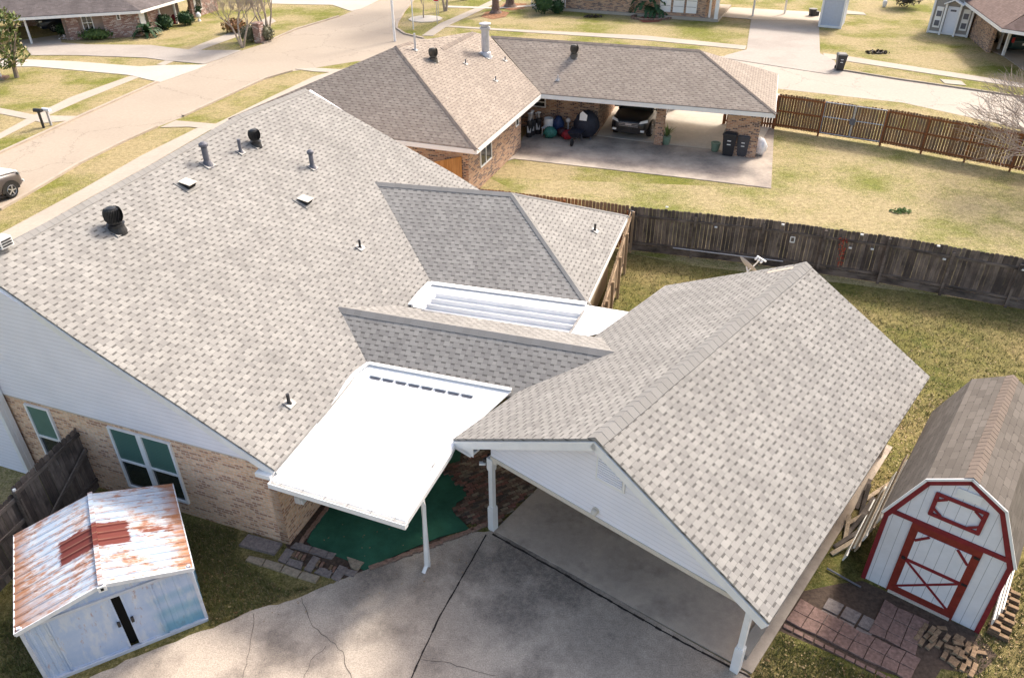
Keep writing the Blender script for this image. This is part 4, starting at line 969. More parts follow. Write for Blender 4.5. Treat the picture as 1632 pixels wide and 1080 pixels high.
# roof with standing ribs across the slope
for sgn in (-1,1):
    mb=MB(); n=13; ov=.1; x1=sgn*(hw+.07); z1=ez-.02
    for k in range(n):
        y0=-.08+(L_+.16)*k/n; y1=-.08+(L_+.16)*(k+1)/n; yr=y1-.04
        A=V((0,y0,rz)),V((x1,y0,z1)); up=V((0,0,.02))
        def q(y,h): return (V((0,y,rz+h)),V((x1,y,z1+h)))
        pr_=[q(y0,0),q(yr-.02,0),q(yr,.024),q(y1-.01,.024),q(y1,0)]
        for a_,b_ in zip(pr_,pr_[1:]):
            f_=[a_[0],a_[1],b_[1],b_[0]]; 
            if sgn<0: f_=f_[::-1]
            mb.face(f_); mb.face([p-V((0,0,.01)) for p in f_][::-1])
    mb.obj('roof_panel',m_rr,shed)
mb=MB(); mb.beam(V((0,-.1,rz+.03)),V((0,L_+.1,rz+.03)),.09,.02); mb.obj('ridge_strip',m_rr,shed)
mb=MB()
for sgn in (-1,1): mb.beam(V((0,-.085,rz-.02)),V((sgn*(hw+.07),-.085,ez-.04)),.02,.09); mb.beam(V((sgn*(hw+.075),-.08,ez-.04)),V((sgn*(hw+.075),L_+.08,ez-.04)),.02,.06)
mb.obj('roof_edge',plain('shed_edge_white',(.68,.68,.70),.5,var=.12),shed)
mb=MB(); mb.box((0.0,-.11,rz-.06),(.14,.04,.13)); o=mb.obj('gable_bracket',m_white,shed); mb=MB(); mb.box((0.0,-.135,rz-.06),(.05,.01,.06)); mb.obj('bracket_hole',m_dark,o)
shed.location=((sa+sb_)/2); shed.rotation_euler=(0,0,-R(hdg))
# ================================================================== BARN SHED
ba=G(1372,922); bb=G(1560,1004); bd=bb-ba; BW=bd.length; bh=math.degrees(math.atan2(bd.x,bd.y))-90+3.5
barn=thing('barn_shed','white barn style garden shed with dark red trim and cross braced door','shed',(0,0,0))
plB=(ba,V((bd.y,-bd.x,0)).normalized())
def bl_(x,y): p=on(plB,x,y); return ((p-ba).dot(bd.normalized())-BW/2,p.z)
print('barn',BW,bh,[tuple(round(c,2) for c in bl_(*q)) for q in ((1412,799),(1482,760),(1556,766),(1613,817),(1626,896),(1454,829),(1573,877),(1412,938),(1512,985),(1495,785),(1582,812),(1490,823),(1563,855))])
# ---- barn shed body (local frame, origin mid front base)
m_bw=planks('barn_white_boards',(.7,.7,.72),(.74,.74,.76),.2,None,grain=.12)
def groove(name,c):
    m=M(name,.55,.3); x,y,_=m.xyz(m.uv())[:3]; f=m.ma('FRACT',m.ma('DIVIDE',x,.2)); ln=m.ma('LESS_THAN',f,.05); n=m.rng(m.noise(m.uv(),2.5,5,.7),.35,.65,.93,1.03)
    m.base(m.mix(ln,m.mix(1.0,c,m.comb(n,n,n),'MULTIPLY'),tuple(q*.5 for q in c))); m.bump(ln,-.6,.008); return m.m
m_bw=groove('barn_white_boards',(.76,.76,.79)); m_red=plain('barn_red_trim',(.21,.022,.028),.55,var=.18,scale=9); m_red2=plain('barn_door_red',(.21,.03,.02),.55,var=.18,scale=9)
m_bsh=shingle('shingle_brown',(.125,.108,.092),(.17,.148,.127),(.07,.06,.052),exp=.14,cell=.31,dashw=.1,dasht=.12,line=.5)
m_bcap=capmat('shingle_brown_cap',(.18,.142,.115),(.21,.165,.135),(.2,.2,.2))
BL=3.95; bx=BW/2
prof=[(-bx,0),(-bx,2.08),(-.68,3.12),(0,3.52),(.68,3.12),(bx,2.08),(bx,0)]
mb=MB(); P=[V((x,0,z)) for x,z in prof]; Q=[V((x,BL,z)) for x,z in prof]; mb.face(P); mb.face(Q[::-1])
mb.face([P[1],P[0],Q[0],Q[1]]); mb.face([P[6],P[5],Q[5],Q[6]]); mb.obj('wall',m_bw,barn)
oh=.05
rp_=[(-bx-.07,2.0),(-.70,3.19),(0,3.60),(.70,3.19),(bx+.07,2.0)]
mb=MB()
for (a,b) in zip(rp_,rp_[1:]): mb.prism([V((a[0],-oh,a[1])),V((b[0],-oh,b[1])),V((b[0],BL+oh,b[1])),V((a[0],BL+oh,a[1]))],.05)
mb.obj('roof',m_bsh,barn); mb=MB(); nl=V((-.7,0,-.41)).normalized(); nr=V((.7,0,-.41)).normalized(); caps(mb,V((0,-oh,3.6)),V((0,BL+oh,3.6)),nl,nr,w=.15,exp=.14); mb.obj('ridge_cap',m_bcap,barn)
mb=MB(); wt_=MB()
for (a,b) in zip(rp_,rp_[1:]):
    mb.beam(V((a[0]*.965,-.03,a[1]-.05)),V((b[0]*.965,-.03,b[1]-.06)),.03,.10,drop=1); wt_.beam(V((a[0],-oh-.01,a[1]+.005)),V((b[0],-oh-.01,b[1]+.005)),.025,.05,drop=1)
mb.obj('gable_trim',m_red,barn); wt_.obj('drip_edge',m_white,barn)
mb=MB()
for x in (-bx+.03,bx-.03): mb.box((x,-.015,1.03),(.09,.03,2.06))
mb.box((0,-.02,2.09),(2*bx,.034,.10)); mb.obj('corner_trim',m_red,barn)
dr_=thing_=MB(); dr_.box((0,-.02,1.02),(1.28,.03,2.04)); door=dr_.obj('door',m_red2,barn)
mb=MB(); mb.box((0,-.04,1.06),(.98,.02,1.62)); mb.obj('door_panel',m_bw,door)
mb=MB(); 
def bar(x0,z0,x1,z1,w=.05,y=-.055): mb.beam(V((x0,y,z0)),V((x1,y,z1)),.02,w,up=V((0,1,0)) if False else None)
def fb(mb,x0,z0,x1,z1,w,y=-.06,t=.02):
    a=V((x0,y,z0)); b=V((x1,y,z1)); d=(b-a).normalized(); mb.box((a+b)/2,((b-a).length,w,t),d,V((0,1,0)).cross(d),V((0,1,0)))

for a_ in ((-.49,1.08,.49,1.08,.07,-.06),(-.49,.27,.49,1.05,.045,-.058),(-.49,1.05,.49,.27,.045,-.062),(-.49,1.64,-.27,1.87,.05,-.06),(.49,1.60,.24,1.87,.05,-.06)): mb=MB(); fb(mb,*a_[:5],y=a_[5]); mb.obj('brace',m_red,door)
mb=MB(); fb(mb,-.6,.03,.6,.03,.05,y=-.05,t=.06); mb.obj('sill',m_ivory,door)
for z_ in (1.08,1.85): mb=MB(); mb.box((.58,-.05,z_),(.1,.02,.05)); mb.obj('hinge',m_black,door)
mb=MB(); mb.box((-.56,-.05,1.08),(.07,.03,.06)); mb.obj('latch',m_black,door)
mb=MB(); 
for z_ in (2.42,2.94): fb(mb,-.45,z_,.45,z_,.08,y=-.03)
for x_ in (-.42,.42): fb(mb,x_,2.4,x_,2.96,.08,y=-.027)
for sx in (-1,1):
    for sz in (-1,1): fb(mb,sx*.40,2.68+sz*.10,sx*.24,2.68+sz*.22,.045,y=-.034)
mb.obj('loft_frame',m_red,barn)
mb=MB(); mb.box((.06,-.02,3.16),(.42,.03,.2)); mb.obj('vent_plate',m_white,barn)
for sx in (-1,1):
    mb=MB(); mb.box((sx*(bx+.02),BL/2,1.95),(.04,BL,.12)); mb.obj('eave_trim',m_white,barn)
barn.location=(ba+bb)/2; barn.rotation_euler=(0,0,-R(bh))
BF=Fr(((ba+bb)/2)[:],bh)
# lumber leaning and lying at the barn's left wall
rnd=random.Random(31); m_lum=brickvar('old_lumber',[(.60,.50,.36),(.42,.33,.24),(.30,.24,.18),(.66,.58,.47)]); m_lw=plain('white_board',(.72,.70,.65),.6,var=.1)
for k in range(7):
    u=rnd.uniform(.1,.5)+k*.08; mb=MB(); L=rnd.uniform(2.0,3.4); z_=.13+.2*k; of=.42*(1-k/7.)+.03; u0_=rnd.uniform(-.05,.5); tl=(BF.V*.28+V((0,0,1))).normalized()
    mb.beam(BF(u0_,-bx-of,z_),BF(u0_+L,-bx-of-rnd.uniform(0,.05),z_+rnd.uniform(-.03,.05)),.03,.2,up=tl); o=mb.obj('board',m_lum if k%2 else m_lw); tag(o,'long pale board in the slanting stack leaning on the left wall of the barn shed','board','long boards beside the barn shed')
for k in range(9):
    mb=MB(); a=BF(.2+.25*k,-bx-.55-rnd.uniform(0,.25),.03); b=BF(.9+.3*k,-bx-.5+rnd.uniform(-.3,.2),.08+rnd.uniform(0,.2)); mb.beam(a,b,.09,.04); o=mb.obj('plank',m_lum if rnd.random()<.5 else m_frail); tag(o,'short plank end thrown on the ground between carport and barn shed','plank','scrap planks between carport and barn shed')
mb=MB(); mb.tube(G(1318,905,.05),G(1372,935,.05),.022); o=mb.obj('metal_pipe',m_grey); tag(o,'grey metal pipe lying on the grass in front of the lumber','pipe')
for k in range(3):
    mb=MB(); q=BF(.75,bx+.16+.05*k,.05); mb.beam(BF(.1+.3*k,bx+.14+.06*k,.35-.1*k),BF(2.6+.3*k,bx+.12+.06*k,.40-.1*k),.03,.16); o=mb.obj('board',m_lw); tag(o,'white board leaning along the right wall of the barn shed','board','boards along the right barn wall')
for i in range(7):
    for j in range(2):
        for l_ in range(3-j):
            place_brick('loose_brick','pale brick stacked along the right wall of the barn shed','brick','bricks along the right barn wall',m_yb,BF(.12+i*.22,bx+.22+j*.2,.035+l_*.065)+V((rnd.uniform(-.02,.02),0,0)),BF.V,(.19,.09,.06))
# ================================================================== NEIGHBOUR HOUSE
N1=G(759,237,2.5); N2=G(862,149,2.5); N3=G(1236,180,2.5); N4=G(1240,118,2.5)
du=(N2-N1).normalized(); dv=V((du.y,-du.x,0)); dq=(N3-N2).normalized(); dr=(N4-N3).normalized()
nh=thing('house','tan shingle hip roofed brick house with an open double carport, next door beyond the fence','house',V((N2.x-3,N2.y+2,0)))
plR=plane(N1,N2,N1-dv*6+V((0,0,3.0))); plQ=plane(N2,N3,N2+V((-dq.y,dq.x,0))*6+V((0,0,3.0)))
tops=[on(plR,631,74),on(plR,655,67),on(plR,702,77),on(plR,753,51)]
vy=on(plQ,783,58); N0=N1-dv*12.5
mb=MB(); mb.prism([N1,tops[0],tops[1],tops[2],tops[3],on(plR,780,57),N2],.06); mb.prism([N0,tops[0],N1],.06)
bkz=lambda p: V((p.x-6.2*dv.x,p.y-6.2*dv.y,2.5))
mb.prism([tops[0],N0,bkz(tops[3]),tops[3],tops[2],tops[1]],.06); mb.obj('roof',m_tan,nh)
rq=on(plQ,1115,80); nq=V((-dq.y,dq.x,0)); N4b=N3+dr*7.4; N4=V((N4b.x,N4b.y,2.5)) if False else N4
mb=MB(); mb.prism([N2,vy,rq,N3],.06); mb.prism([N3,rq,N4],.06); mb.prism([vy,rq,N4,N2+nq*7.6+dq*0-V((0,0,0))],.06); mb.obj('wing_roof',m_tan,nh)
plF=plane(N0,N1,tops[0]); cm=MB(); caps(cm,N1,tops[0],dn(plR,0),dn(plF,0),w=.15); caps(cm,tops[0],tops[1],dn(plR,0),-V((dn(plR,0).x,dn(plR,0).y,-dn(plR,0).z)),w=.14); caps(cm,tops[2],tops[3],dn(plR,0),-V((dn(plR,0).x,dn(plR,0).y,-dn(plR,0).z)),w=.2)
plH=plane(N3,N4,rq); caps(cm,N3,rq,dn(plQ,0),dn(plH,0),w=.14); dQ=dn(plQ,0); caps(cm,vy,rq,dQ,V((-dQ.x,-dQ.y,dQ.z)),w=.16); cm.obj('ridge_cap',m_tancap,nh)
mb=MB()
for a,b in ((N0,N1),(N1,N2),(N2,N3),(N3,N4)): mb.beam(a-V((0,0,.05)),b-V((0,0,.05)),.05,.2,drop=1)
mb.obj('fascia',m_white,nh)
# walls
wfl=G(951,217,0); wdir=(G(1049,231)-G(951,219)).normalized(); pA=N1+du*.5-dv*.6; 
# intersection of main right wall line and wing front wall line
def isect(p,d,q,e):
    k=((q.x-p.x)*e.y-(q.y-p.y)*e.x)/(d.x*e.y-d.y*e.x); return V((p.x+d.x*k,p.y+d.y*k,0))
pB=isect(pA,du,wfl,wdir)
pE=G(834,237,0); pE=pA+du*(pE-pA).dot(du); pE2=pE-dv*2.5; pB2=isect(pE2,du,wfl,wdir)
poly=[pA,pE,pE2,pB2,wfl,wfl+dr*6.0,pB+nq*6-dq*6,V((N0.x,N0.y,0))+du*6+dv*.6,V((N0.x,N0.y,0))+du*.5+dv*.6]
poly=[V((p.x,p.y,2.42)) for p in poly]
mb=MB(); mb.prism(poly,2.42); mb.obj('brick_wall',m_brickN,nh)
pr_l=G(1151,247); pr_r=G(1203,253); dd=wdir; w5=(pr_r-pr_l).dot(dd)
mb=MB(); 
def wallbox(a,b,th,z0,z1,inn):
    P=[a,b,b+inn*th,a+inn*th]; mb.prism([V((p.x,p.y,z1)) for p in P],z1-z0)
wallbox(pr_l,pr_l+dd*w5,.25,0,2.42,dr); mb.obj('brick_wall',m_brickN,nh)
mb=MB(); c=G(1049,230); mb.box(c+V((0,0,1.2)),(.45,.4,2.4),dd,dr); mb.obj('brick_pillar',m_brickN,nh)
mb=MB(); c=c+dr*6.3; mb.box(c+V((0,0,1.2)),(.35,.35,2.4),dd,dr); mb.obj('brick_pillar',m_brickN,nh)
mb=MB(); P=[wfl,pr_r,pr_r+dr*6.5,wfl+dr*6.5]; mb.prism([V((p.x,p.y,2.40)) for p in P],.05); mb.obj('ceiling',m_ivory,nh)
def wallwin(a,nrm,px0,px1,par,blindm=None,vert=1,horiz=1,frame=m_white,glass=None):
    "window given by upper left and lower right photo corners on a wall plane"
    tdir=V((-nrm.y,nrm.x,0)); 
    if tdir.dot(RT)<0: tdir=-tdir
    A=on((a,nrm),*px0); B=on((a,nrm),*px1); W=(B-A).dot(tdir); z1,z0=A.z,B.z; C=A+tdir*W/2; C.z=(z0+z1)/2; w=MB(); t=.06
    for s_ in (-1,1): w.box(C+tdir*s_*(W/2-t/2)+nrm*.02,(t,.06,z1-z0),tdir,nrm); w.box(C+V((0,0,s_*((z1-z0)/2-t/2)))+nrm*.02,(W,.055,t),tdir,nrm)
    for k in range(1,vert): w.box(C+tdir*(-W/2+W*k/vert)+nrm*.015,(.05,.05,z1-z0),tdir,nrm)
    for k in range(1,horiz): w.box(C+V((0,0,-(z1-z0)/2+(z1-z0)*k/horiz))+nrm*.018,(W,.05,.05),tdir,nrm)
    o=w.obj('window',frame,par); g=MB(); g.box(C+nrm*.008,(W-.02,.01,z1-z0-.02),tdir,nrm); g.obj('pane',glass or m_glass,o); return o
nW=dv; wallwin(pA,dv,(764,233),(783,252),nh,vert=2)
nF=-V((-wdir.y,wdir.x,0)); nF=nF if nF.y<0 else -nF
wallwin(pB,nF,(846,152),(870,172),nh,horiz=2); wallwin(pA,dv,(821,187),(826,199),nh)
mb=MB(); g0=N1+du*.3-dv*.85; a=G(724,279,0); a=V((pA.x,pA.y,0))-dv*.9-du*1.5; mb.beam(V((pA.x,pA.y,.95))-dv*.3-du*.06,V((pA.x,pA.y,.95))-dv*1.6-du*1.6,.05,1.9); o=mb.obj('wooden_gate',m_orange); tag(o,'orange brown cedar gate by the corner of the tan roofed house','gate')
# roof fittings of the neighbour
m_turb=plain('vent_bronze',(.10,.09,.075),.5,var=.2)
turbine(plR,691,97,nh,'dark round turbine vent between slim pipe and tall flue',.95,m_turb); turbine(plQ,915,90,nh,'dark turbine vent alone on the long rear roof',.95,m_turb)
p=on(plR,774,88); mb=MB(); mb.lathe(p-V((0,0,.2)),[(.34,0),(.26,.35),(.2,.38),(.2,1.45),(.27,1.46),(.27,1.56),(.2,1.58),(.2,1.66),(.3,1.68),(.3,1.74),(.05,1.8)],18); o=mb.obj('flue_pipe',m_galv,nh); o['label']='tall wide silver flue with round cap'
f=MB(); flashing(f,plR,p,.8); f.obj('flashing',m_lead,o)
pipe(plR,662,80,.75,.05,nh,'slim pale pipe near the hip apex',cap=False,mat=m_galv)
for x,y in ((742,102),(805,97),(790,129)): pipe(plR,x,y,.22,.03,nh,'small plumbing vent on the tan slope',cap=False,mat=m_grey)
pipe(plQ,889,128,.25,.04,nh,'small plumbing vent on the rear roof slope',cap=False,mat=m_galv)
# ---- cars
def carpaint(name,c): 
    m=M(name,.3,.5); m.base(c); m.b.inputs['Coat Weight'].default_value=.25; return m.m
m_tyre=plain('tyre',(.02,.02,.02),.8); m_rim=plain('rim_silver',(.55,.55,.57),.3,metal=.7,var=.05); m_chrome=plain('chrome',(.7,.7,.72),.15,metal=.9,var=.03); m_lamp=plain('lamp_clear',(.75,.75,.72),.15,spec=.8,var=.05); m_tail=plain('tail_red',(.4,.02,.02),.3,var=.05)
def make_car(label,group,body,lower,L=4.75,W=1.88,Hh=1.72,cat='car',name='parked_car',hood=None,rear=False):
    t=thing(name,label,cat,(0,0,0),group)
    hw_=W/2
    # front at +y; stations (y, halfwidth, z_low, z_belt)
    st_=[(L/2,.62,.42,.62),(L/2-.05,.78,.30,.86),(L/2-.25,.90,.26,.97),(L/2-.7,.98,.25,1.05),(L/2-1.25,1,.24,1.11),(L/2-1.9,1,.24,1.13),(0,1,.24,1.14),(-L/2+1.4,1,.24,1.15),(-L/2+.6,.99,.25,1.14),(-L/2+.18,.95,.3,1.08),(-L/2+.03,.88,.38,.95),(-L/2,.8,.45,.85)]
    mb=MB(); rings=[]
    for y,w,zl,zb in st_:
        w*=hw_; rings.append([V((-w*.55,y,zl)),V((-w*.93,y,zl+.02)),V((-w,y,zl+(zb-zl)*.3)),V((-w*.995,y,zl+(zb-zl)*.62)),V((-w*.95,y,zl+(zb-zl)*.9)),V((-w*.84,y,zb)),V((-w*.4,y,zb+.035)),V((w*.4,y,zb+.035)),V((w*.84,y,zb)),V((w*.95,y,zl+(zb-zl)*.9)),V((w*.995,y,zl+(zb-zl)*.62)),V((w,y,zl+(zb-zl)*.3)),V((w*.93,y,zl+.02)),V((w*.55,y,zl))])
    mb.loft(rings); b=mb.obj('body',body,t,weld=True); mod=b.modifiers.new('s','SUBSURF'); mod.levels=1; mod.render_levels=2
    gh=[(L/2-1.15,.80,1.08,1.09),(L/2-1.55,.83,1.08,1.38),(L/2-1.95,.80,1.1,Hh-.06),(L/2-2.4,.80,1.1,Hh),(-.6,.79,1.1,Hh),(-L/2+.75,.76,1.1,Hh-.05),(-L/2+.3,.74,1.08,1.35),(-L/2+.12,.72,1.05,1.08)]
    mb=MB(); rings=[]
    for y,w,zl,zt_ in gh:
        w*=hw_; k=.80 if zt_>1.3 else .97
        rings.append([V((-w*1.12,y,zl)),V((-w*1.06,y,zl+(zt_-zl)*.3)),V((-w*(k+.12),y,zl+(zt_-zl)*.8)),V((-w*k,y,zt_-.02)),V((-w*.4,y,zt_)),V((w*.4,y,zt_)),V((w*k,y,zt_-.02)),V((w*(k+.12),y,zl+(zt_-zl)*.8)),V((w*1.06,y,zl+(zt_-zl)*.3)),V((w*1.12,y,zl))])
    mb.loft(rings); g=mb.obj('glasshouse',m_glass,t,weld=True)
    mb=MB(); r=[(L/2-1.9,.78),(L/2-2.4,.80),(-.6,.79),(-L/2+.75,.75)]
    rings=[]
    for y,w in r: w*=hw_; z=Hh+(.0 if y!=r[0][0] and y!=r[-1][0] else -.06); rings.append([V((-w*.86,y,z-.05)),V((-w*.8,y,z+.005)),V((-w*.4,y,z+.025)),V((w*.4,y,z+.025)),V((w*.8,y,z+.005)),V((w*.86,y,z-.05))])
    mb.loft(rings); 
    for s_ in (-1,1):
        mb.beam(V((s_*hw_*.88,L/2-1.15,1.1)),V((s_*hw_*.68,L/2-1.93,Hh-.05)),.05,.05)
        for y in (.35,-.75): mb.beam(V((s_*hw_*.9,y,1.12)),V((s_*hw_*.68,y-.02,Hh-.03)),.06,.04)
        mb.beam(V((s_*hw_*.84,-L/2+.2,1.1)),V((s_*hw_*.62,-L/2+.72,Hh-.06)),.16,.06)
    mb.obj('roof',body,t)
    if hood:
        mb=MB(); 
        rings=[]
        for y,w,z in ((L/2-.12,.70,.97),(L/2-.35,.8,1.05),(L/2-.8,.84,1.115),(L/2-1.2,.84,1.16)): w*=hw_; rings.append([V((-w,y,z-.05)),V((-w,y,z)),V((-w*.5,y,z+.03)),V((w*.5,y,z+.03)),V((w,y,z)),V((w,y,z-.05))])
        mb.loft(rings); mb.obj('bonnet',hood,t)
    for s_ in (-1,1):
        for y in (L/2-.92,-L/2+.95):
            mb=MB(); c=V((s_*(hw_-.09),y,.36)); mb.lathe(c-V((s_*.02,0,0)),[(.05,-.11),(.33,-.11),(.36,-.08),(.36,.08),(.33,.11),(.22,.115)],24,ax=V((s_,0,0))); wo=mb.obj('wheel',m_tyre,t)
            mb=MB(); mb.lathe(c+V((s_*.09,0,0)),[(.235,0),(.225,.02),(.2,-.02)],20,ax=V((s_,0,0))); mb.lathe(c+V((s_*.10,0,0)),[(.05,0),(.05,.015),(.001,.02)],10,ax=V((s_,0,0)))
            for q in range(5):
                a=2*math.pi*q/5; mb.beam(c+V((s_*.105,0,0)),c+V((s_*.105,math.cos(a)*.22,math.sin(a)*.22)),.05,.02,up=V((1,0,0)))
            mb.obj('rim',m_rim,wo)
            mb=MB(); A_=[]
            for q in range(13):
                a=math.pi*q/12; A_.append((math.cos(a),math.sin(a)))
            for p0,p1 in zip(A_,A_[1:]): mb.face([V((s_*(hw_+.005),y+p0[0]*.40,.34+p0[1]*.40)),V((s_*(hw_+.005),y+p1[0]*.40,.34+p1[1]*.40)),V((s_*(hw_+.012),y+p1[0]*.47,.34+p1[1]*.47)),V((s_*(hw_+.012),y+p0[0]*.47,.34+p0[1]*.47))])
            mb.face([V((s_*(hw_+.003),y+p[0]*.41,.34+p[1]*.41)) for p in A_]); mb.obj('wheel_arch',lower,t)
        mb=MB(); mb.box((s_*(hw_+.09),L/2-1.5,1.14),(.2,.1,.13)); mb.beam(V((s_*hw_*.9,L/2-1.5,1.1)),V((s_*(hw_+.05),L/2-1.5,1.12)),.05,.04); mb.obj('side_mirror',body,t)
        mb=MB(); mb.loft([[V((s_*hw_*.55,L/2-.03,.80)),V((s_*hw_*.86,L/2-.22,.84)),V((s_*hw_*.86,L/2-.24,.96)),V((s_*hw_*.6,L/2-.10,.90))],[V((s_*hw_*.52,L/2+.01,.80)),V((s_*hw_*.93,L/2-.18,.85)),V((s_*hw_*.91,L/2-.22,.97)),V((s_*hw_*.6,L/2-.05,.91))]],sm=False); mb.obj('headlight',m_lamp,t)
        mb=MB(); mb.box((s_*hw_*.86,-L/2+.06,.95),(.16,.12,.34)); mb.obj('tail_light',m_tail,t)
        mb=MB(); mb.box((s_*hw_*.72,L/2-.03,.47),(.18,.06,.09)); mb.obj('fog_light',m_lamp,t)
    mb=MB(); mb.box((0,L/2-.0,.72),(W*.52,.06,.14)); gr=mb.obj('grille',m_black,t); mb=MB()
    for z in (.66,.73,.80): mb.box((0,L/2+.02,z),(W*.5,.04,.02))
    mb.box((0,L/2+.03,.74),(.3,.03,.07)); mb.obj('grille_bar',m_chrome,gr)
    mb=MB(); mb.box((0,L/2-.02,.42),(W*.6,.08,.12)); mb.obj('bumper_inlet',m_black,t)
    mb=MB(); mb.box((0,L/2+.02,.53),(.32,.03,.12)); mb.box((0,-L/2-.01,.7),(.32,.03,.14)); mb.obj('number_plate',m_black if not rear else m_white,t)
    mb=MB(); mb.box((0,-.2,.24),(W*.9,L*.62,.1)); mb.obj('sill',lower,t)
    return t
def put(t,p,heading): t.location=V((p.x,p.y,p.z if p.z>.02 else 0)); t.rotation_euler=(0,0,-R(heading))
pt_black=carpaint('paint_black',(.012,.012,.014)); pt_silver=carpaint('paint_champagne',(.07,.058,.056)); pt_white=carpaint('paint_white',(.78,.78,.78)); pt_green=carpaint('paint_dark_green',(.012,.035,.033)); pt_navy=carpaint('paint_navy',(.012,.02,.04))
c1_=make_car('black sport utility vehicle parked nose out in the carport of the tan roofed house',None,pt_black,m_black)
hdc=math.degrees(math.atan2(-du.x,-du.y)); f=G(1008,219,0); bk_=-V((math.sin(R(hdc)),math.cos(R(hdc)),0)); c1_.scale=(1.1,1.1,1.12); p=f+bk_*1.95; p.z=.055; put(c1_,p,hdc+3)
c2_=make_car('grey and white car front at the left picture edge, standing beside the street grass',None,pt_silver,m_black,hood=pt_white)
f=G(21,315); hd2=math.degrees(math.atan2(H(17).x,H(17).y)); 
q=f-H(107)*.85-H(17)*(4.75/2-.92); q.z=0; put(c2_,q,17)
c3_=make_car('dark blue car parked under the carport of the house across the street',None,pt_navy,m_black)
f=G(66,52); q=V((f.x,f.y,.04)); put(c3_,q+H(50)*2.3,230)
c4_=make_car('dark green pickup like vehicle seen from behind under the carport at the right edge',None,pt_green,m_black,rear=True,Hh=1.8,cat='car')
f=G(1622,88); put(c4_,V((f.x,f.y,0))+H(15)*2.5+V((.3,0,0)),15)
# ---- bins
m_bin=plain('bin_black',(.022,.024,.028),.45,var=.15,spec=.5); m_bin2=plain('bin_grey',(.065,.065,.072),.5,var=.15)
def make_bin(label,mat,s=1.0):
    t=thing('wheelie_bin',label,'rubbish bin',(0,0,0)); mb=MB()
    r0=[(-.22,-.26),(.22,-.26),(.22,.2),(-.22,.2)]; r1=[(-.30,-.36),(.30,-.36),(.30,.32),(-.30,.32)]
    mb.loft([[V((x*s,y*s,.03)) for x,y in r0],[V((x*s,y*s,.06)) for x,y in r0],[V((x*s,y*s,.98*s)) for x,y in r1]],sm=False); mb.box((0,.30*s,.93*s),(.6*s,.05*s,.06*s)); mb.obj('body',mat,t)
    mb=MB(); mb.loft([[V((x*s*1.06,y*s*1.06,.97*s)) for x,y in r1],[V((x*s*1.06,y*s*1.06,1.02*s)) for x,y in r1],[V((x*s*.8,y*s*.8,1.08*s)) for x,y in r1]],sm=False); mb.tube(V((-.26*s,.38*s,.98*s)),V((.26*s,.38*s,.98*s)),.02); mb.obj('lid',mat,t)
    for sx in (-1,1): mb=MB(); mb.lathe(V((sx*.24*s,.22*s,.12)),[(.12,-.03),(.12,.03)],14,ax=V((1,0,0))); mb.obj('wheel',m_tyre,t)
    mb=MB(); mb.box((0,-.345*s,.72*s),(.16*s,.02,.04*s)); mb.box((0,-.325*s,.55*s),(.16*s,.02,.04*s)); mb.obj('emblem',mw,t)
    return t
hn=math.degrees(math.atan2(nF.x,nF.y))
for (x,y,mt,lb,s_) in ((1160,252,m_bin,'large black wheelie bin, left one of the pair by the brick carport wall',1.12),(1182,253,m_bin2,'smaller dark grey wheelie bin beside the big black one',1.0)):
    b=make_bin(lb,mt,s_); p=G(x,y-5); put(b,V((p.x,p.y,.03)),hn-180)
b=make_bin('single black wheelie bin standing at the edge of the side street','m' and m_bin,1.0); p=G(1337,112); put(b,V((p.x,p.y,.03)),10)
# trash bag
def lumpy(name,c,r,sc,mat,label,cat,seed=1,j=.12,parent=None,n=14,m_=9):
    rnd=random.Random(seed); mb=MB(); rg=[]
    for i in range(m_+1):
        t=math.pi*i/m_; rg.append([c+V((math.sin(t)*math.cos(2*math.pi*k/n)*sc[0],math.sin(t)*math.sin(2*math.pi*k/n)*sc[1],-math.cos(t)*sc[2]))*r*(1+rnd.uniform(-j,j)) for k in range(n)])
    mb.loft(rg,cap=False); o=mb.obj(name,mat,parent,weld=True); 
    if label: tag(o,label,cat)
    return o
p=G(1208,247); lumpy('trash_bag',V((p.x,p.y,.42)),.42,(.85,.8,1.1),plain('bag_white',(.72,.70,.70),.4,var=.2),'full white plastic bag leaning beside the brick carport wall','trash bag',3)
# potted plants
m_pot=plain('pot_green',(.17,.25,.18),.5,var=.1)
def pot(x,y,label,plant):
    p=G(x,y); t=thing('plant_pot',label,'plant pot',V((p.x,p.y,.05))); c=V((p.x,p.y,.05)); mb=MB(); mb.lathe(c,[(.16,0),(.19,.1),(.23,.38),(.25,.4),(.25,.44),(.21,.44),(.2,.4),(.001,.38)],16); mb.obj('pot',m_pot,t)
    if plant:
        mb=MB(); r=random.Random(4)
        for k in range(26):
            a=r.uniform(0,6.28); e=r.uniform(.5,1.4); d=V((math.cos(a)*math.cos(e),math.sin(a)*math.cos(e),math.sin(e))); L=r.uniform(.5,.85); s=d.cross(V((0,0,1))).normalized()*.03; b=c+V((0,0,.42)); mid=b+d*L*.6; tip=b+d*L-V((0,0,.05))
            mb.face([b-s*.5,b+s*.5,mid+s,mid-s]); mb.face([mid-s,mid+s,tip])
        mb.obj('leaves',leafmat('pot_leaf',(.12,.2,.05),(.25,.3,.1)),t)
pot(1061,231,'green pot with a spiky plant standing beside the brick pillar',True); pot(1139,242,'empty green pot standing left of the big black bin',False)
